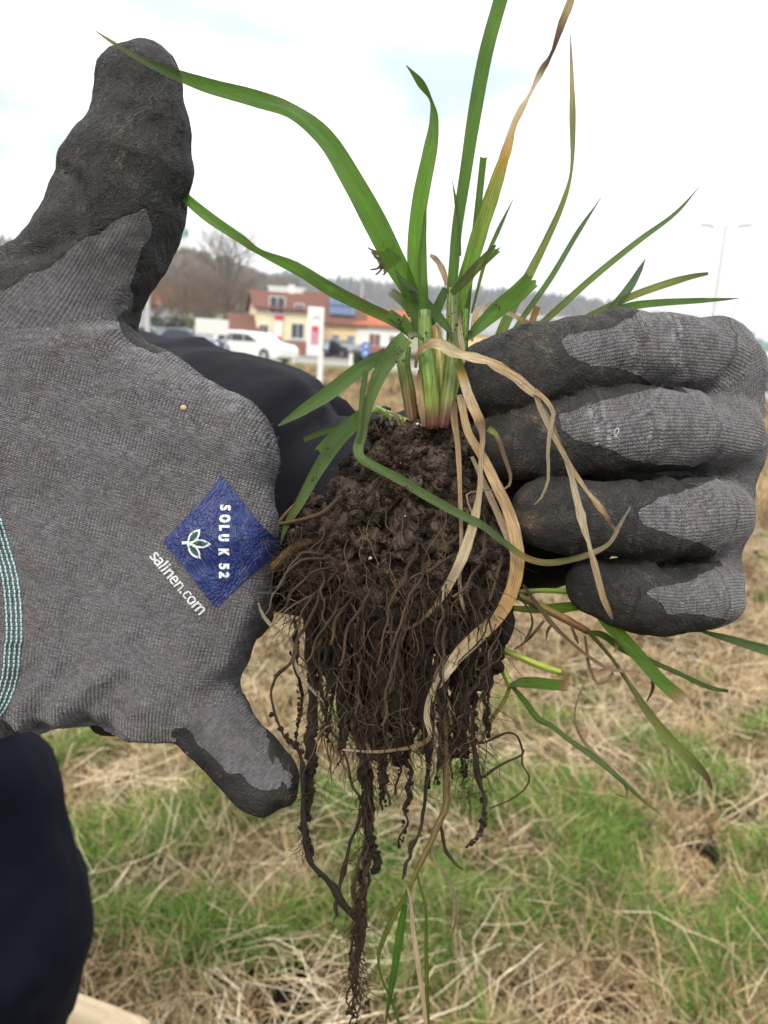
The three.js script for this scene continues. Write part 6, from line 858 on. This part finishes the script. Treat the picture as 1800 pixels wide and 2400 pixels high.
  // crumbs of soil still sitting among the roots
  { const M = new THREE.Matrix4(), Q = new THREE.Quaternion(), list = []; for (let k = 0; k < 3600; k++) { const q = cols[Math.floor(r() * cols.length)], t = Math.pow(r(), 1.2) * 0.93, c = q.c.getPoint(t), w = q.w * (1 - 0.7 * t); const a = r() * 6.28, s = 0.0003 + 0.0014 * Math.pow(r(), 2.6); c.x += Math.cos(a) * w; c.z += Math.sin(a) * w; Q.setFromEuler(new THREE.Euler(r() * 6, r() * 6, r() * 6)); M.compose(c, Q, V(s, s * 1.2, s)); list.push(crumbShapes[k % 3].clone().applyMatrix4(M)); } for (const q of strands) for (let k = 0; k < 24; k++) { const c = q.c.getPoint(r()), a = r() * 6.28, s = 0.0002 + Math.min(0.0008, q.w * 1.1) * Math.pow(r(), 2); c.x += Math.cos(a) * q.w; c.z += Math.sin(a) * q.w; Q.setFromEuler(new THREE.Euler(r() * 6, r() * 6, r() * 6)); M.compose(c, Q, V(s, s * 1.3, s)); list.push(crumbShapes[k % 3].clone().applyMatrix4(M)); } part('soil_crumb', baked(mergeGeometries(list), clump), soilMat, clump, 'stuff'); }
  // fine rootlets: nobody could count them
  const hairs = [];
  const hair = (x, y, mm, len, down, c, w) => { const d = PLANE - mm / 1000, p = cs(x, y, d), pts = [Object.assign(p.clone(), { w })]; const q = p.clone(), v = V(J(1), -down + J(1), J(0.8)).normalize(); for (let i = 0; i < 5; i++) { v.add(V(J(0.75), J(0.6) - 0.15 * down, J(0.5))).normalize(); q.addScaledVector(v, len / 5); pts.push(Object.assign(q.clone(), { w: w * (1 - i / 6) })); } hairs.push(tube(pts, c, { sides: 3, step: len / 9 }).toNonIndexed()); };
  const hc = [[0.13, 0.085, 0.05], [0.10, 0.062, 0.036], [0.25, 0.19, 0.13], [0.07, 0.045, 0.03]];
  for (let k = 0; k < 900; k++) { const u = r(), x = 715 + 460 * r(), y = 1330 + 430 * Math.pow(u, 0.8); if (Math.abs(x - 940) > 260 - 80 * u) continue; hair(x, y, J(14) + 6, 0.006 + 0.012 * r(), 1, hc[Math.floor(r() * 4)], 0.00008 + 0.00007 * r()); }
  for (let k = 0; k < 420; k++) { const s = r() < 0.5, y = 1780 + 560 * r(), x = s ? 850 - (y > 2050 ? 10 : 0) : y < 2000 ? 715 : 840; hair(x + J(12), y, 3 + J(3), 0.003 + 0.006 * r(), 0.7, hc[Math.floor(r() * 2)], 0.00007 + 0.00005 * r()); }
  for (let k = 0; k < 130; k++) hair(1100 + J(30), 1700 + 180 * r(), 2 + J(3), 0.004 + 0.007 * r(), 0.4, hc[Math.floor(r() * 2)], 0.00008);
  for (let k = 0; k < 110; k++) hair(930 + J(70), 1740 + 130 * r(), J(8) + 2, 0.004 + 0.007 * r(), 0.8, hc[Math.floor(r() * 2)], 0.00008);
  const N = soilNet.pos.length / 3; for (let k = 0, n = 0; n < 280 && k < 6000; k++) { const i = Math.floor(r() * N); if (soilNet.nor[3 * i + 2] < 0.05) continue; n++; const z = soilNet.pos[3 * i + 2], px = soilNet.pos[3 * i] / -z * F + 900, py = 1200 - soilNet.pos[3 * i + 1] / -z * F; hair(px, py, (PLANE + z) * 1000 + 0.6, 0.003 + 0.008 * r(), 0.4, r() < 0.22 ? [0.33, 0.27, 0.2] : hc[Math.floor(r() * 4)], 0.00006 + 0.00005 * r()); }
  for (let k = 0; k < 150; k++) hair(700 + J(45), 1220 + 250 * r(), 8 + J(6), 0.006 + 0.009 * r(), 0.3, hc[Math.floor(r() * 3)], 0.00007 + 0.00004 * r());
  part('root_hair', baked(mergeGeometries(hairs), clump), rootMat, clump, 'stuff');
}

// --- a second, thinner tuft caught behind the fist
{
  const tuft = thing('grass_tuft', 'thin pale green grass leaves sticking up behind the fingers of the right fist', 'grass tuft', W(1240, 800, 0.222));
  const C_ = (pts, col, o) => leafPart('leaf', blade(pts.map(([x, y, w, t]) => [x, y, w, -20, t]), col, o), leafMat, null, tuft);
  C_([[1140, 870, 26], [1183, 760, 27], [1237, 651, 25, 15], [1280, 564, 18], [1318, 478, 14], [1339, 405, 10, 40], [1342, 271, 17], [1340, 180, 11], [1337, 81, 1.5]], [[0, GP], [0.5, YG], [0.75, [0.4, 0.42, 0.15]], [0.9, ST], [1, DB]], { fold: 0.35 });
  C_([[1180, 820, 14], [1215, 760, 15], [1291, 651, 15], [1356, 542, 12], [1409, 463, 1.5]], [[0, YG], [0.3, GP], [1, GG]], { fold: 0.4 });
  C_([[1220, 800, 16], [1280, 749, 18], [1389, 651, 17], [1497, 564, 15], [1584, 499, 10], [1640, 437, 1.5]], [[0, YG], [0.5, GP], [1, GG]], { fold: 0.4 });
  C_([[1400, 775, 12], [1432, 728, 22], [1476, 673, 22, 15], [1498, 635, 14], [1513, 606, 1.5]], [[0, GG], [1, [0.13, 0.24, 0.13]]], { fold: 0.3 });
  C_([[1300, 790, 10], [1356, 754, 16], [1420, 722, 17], [1486, 692, 19], [1573, 662, 20, 15], [1622, 648, 14], [1660, 641, 8]], [[0, GP], [0.6, YG], [1, OL]], { fold: 0.35, cutEnd: 0.2 });
  C_([[1390, 760, 10], [1432, 731, 16], [1480, 717, 21], [1540, 710, 19], [1627, 705, 15], [1690, 702, 8], [1732, 699, 1.5]], [[0, G1], [0.8, G1], [1, DB]], { fold: 0.35 });
  C_([[1225, 830, 14], [1240, 775, 17], [1260, 718, 17]], [[0, YG], [0.5, YE], [1, OR]], { fold: 0.6, cutEnd: 0.4 });
  C_([[1270, 790, 6], [1282, 750, 9], [1292, 726, 1.5]], [[0, ST], [1, WH]], { fold: 0.3 });
}
renderer.render(scene, camera);
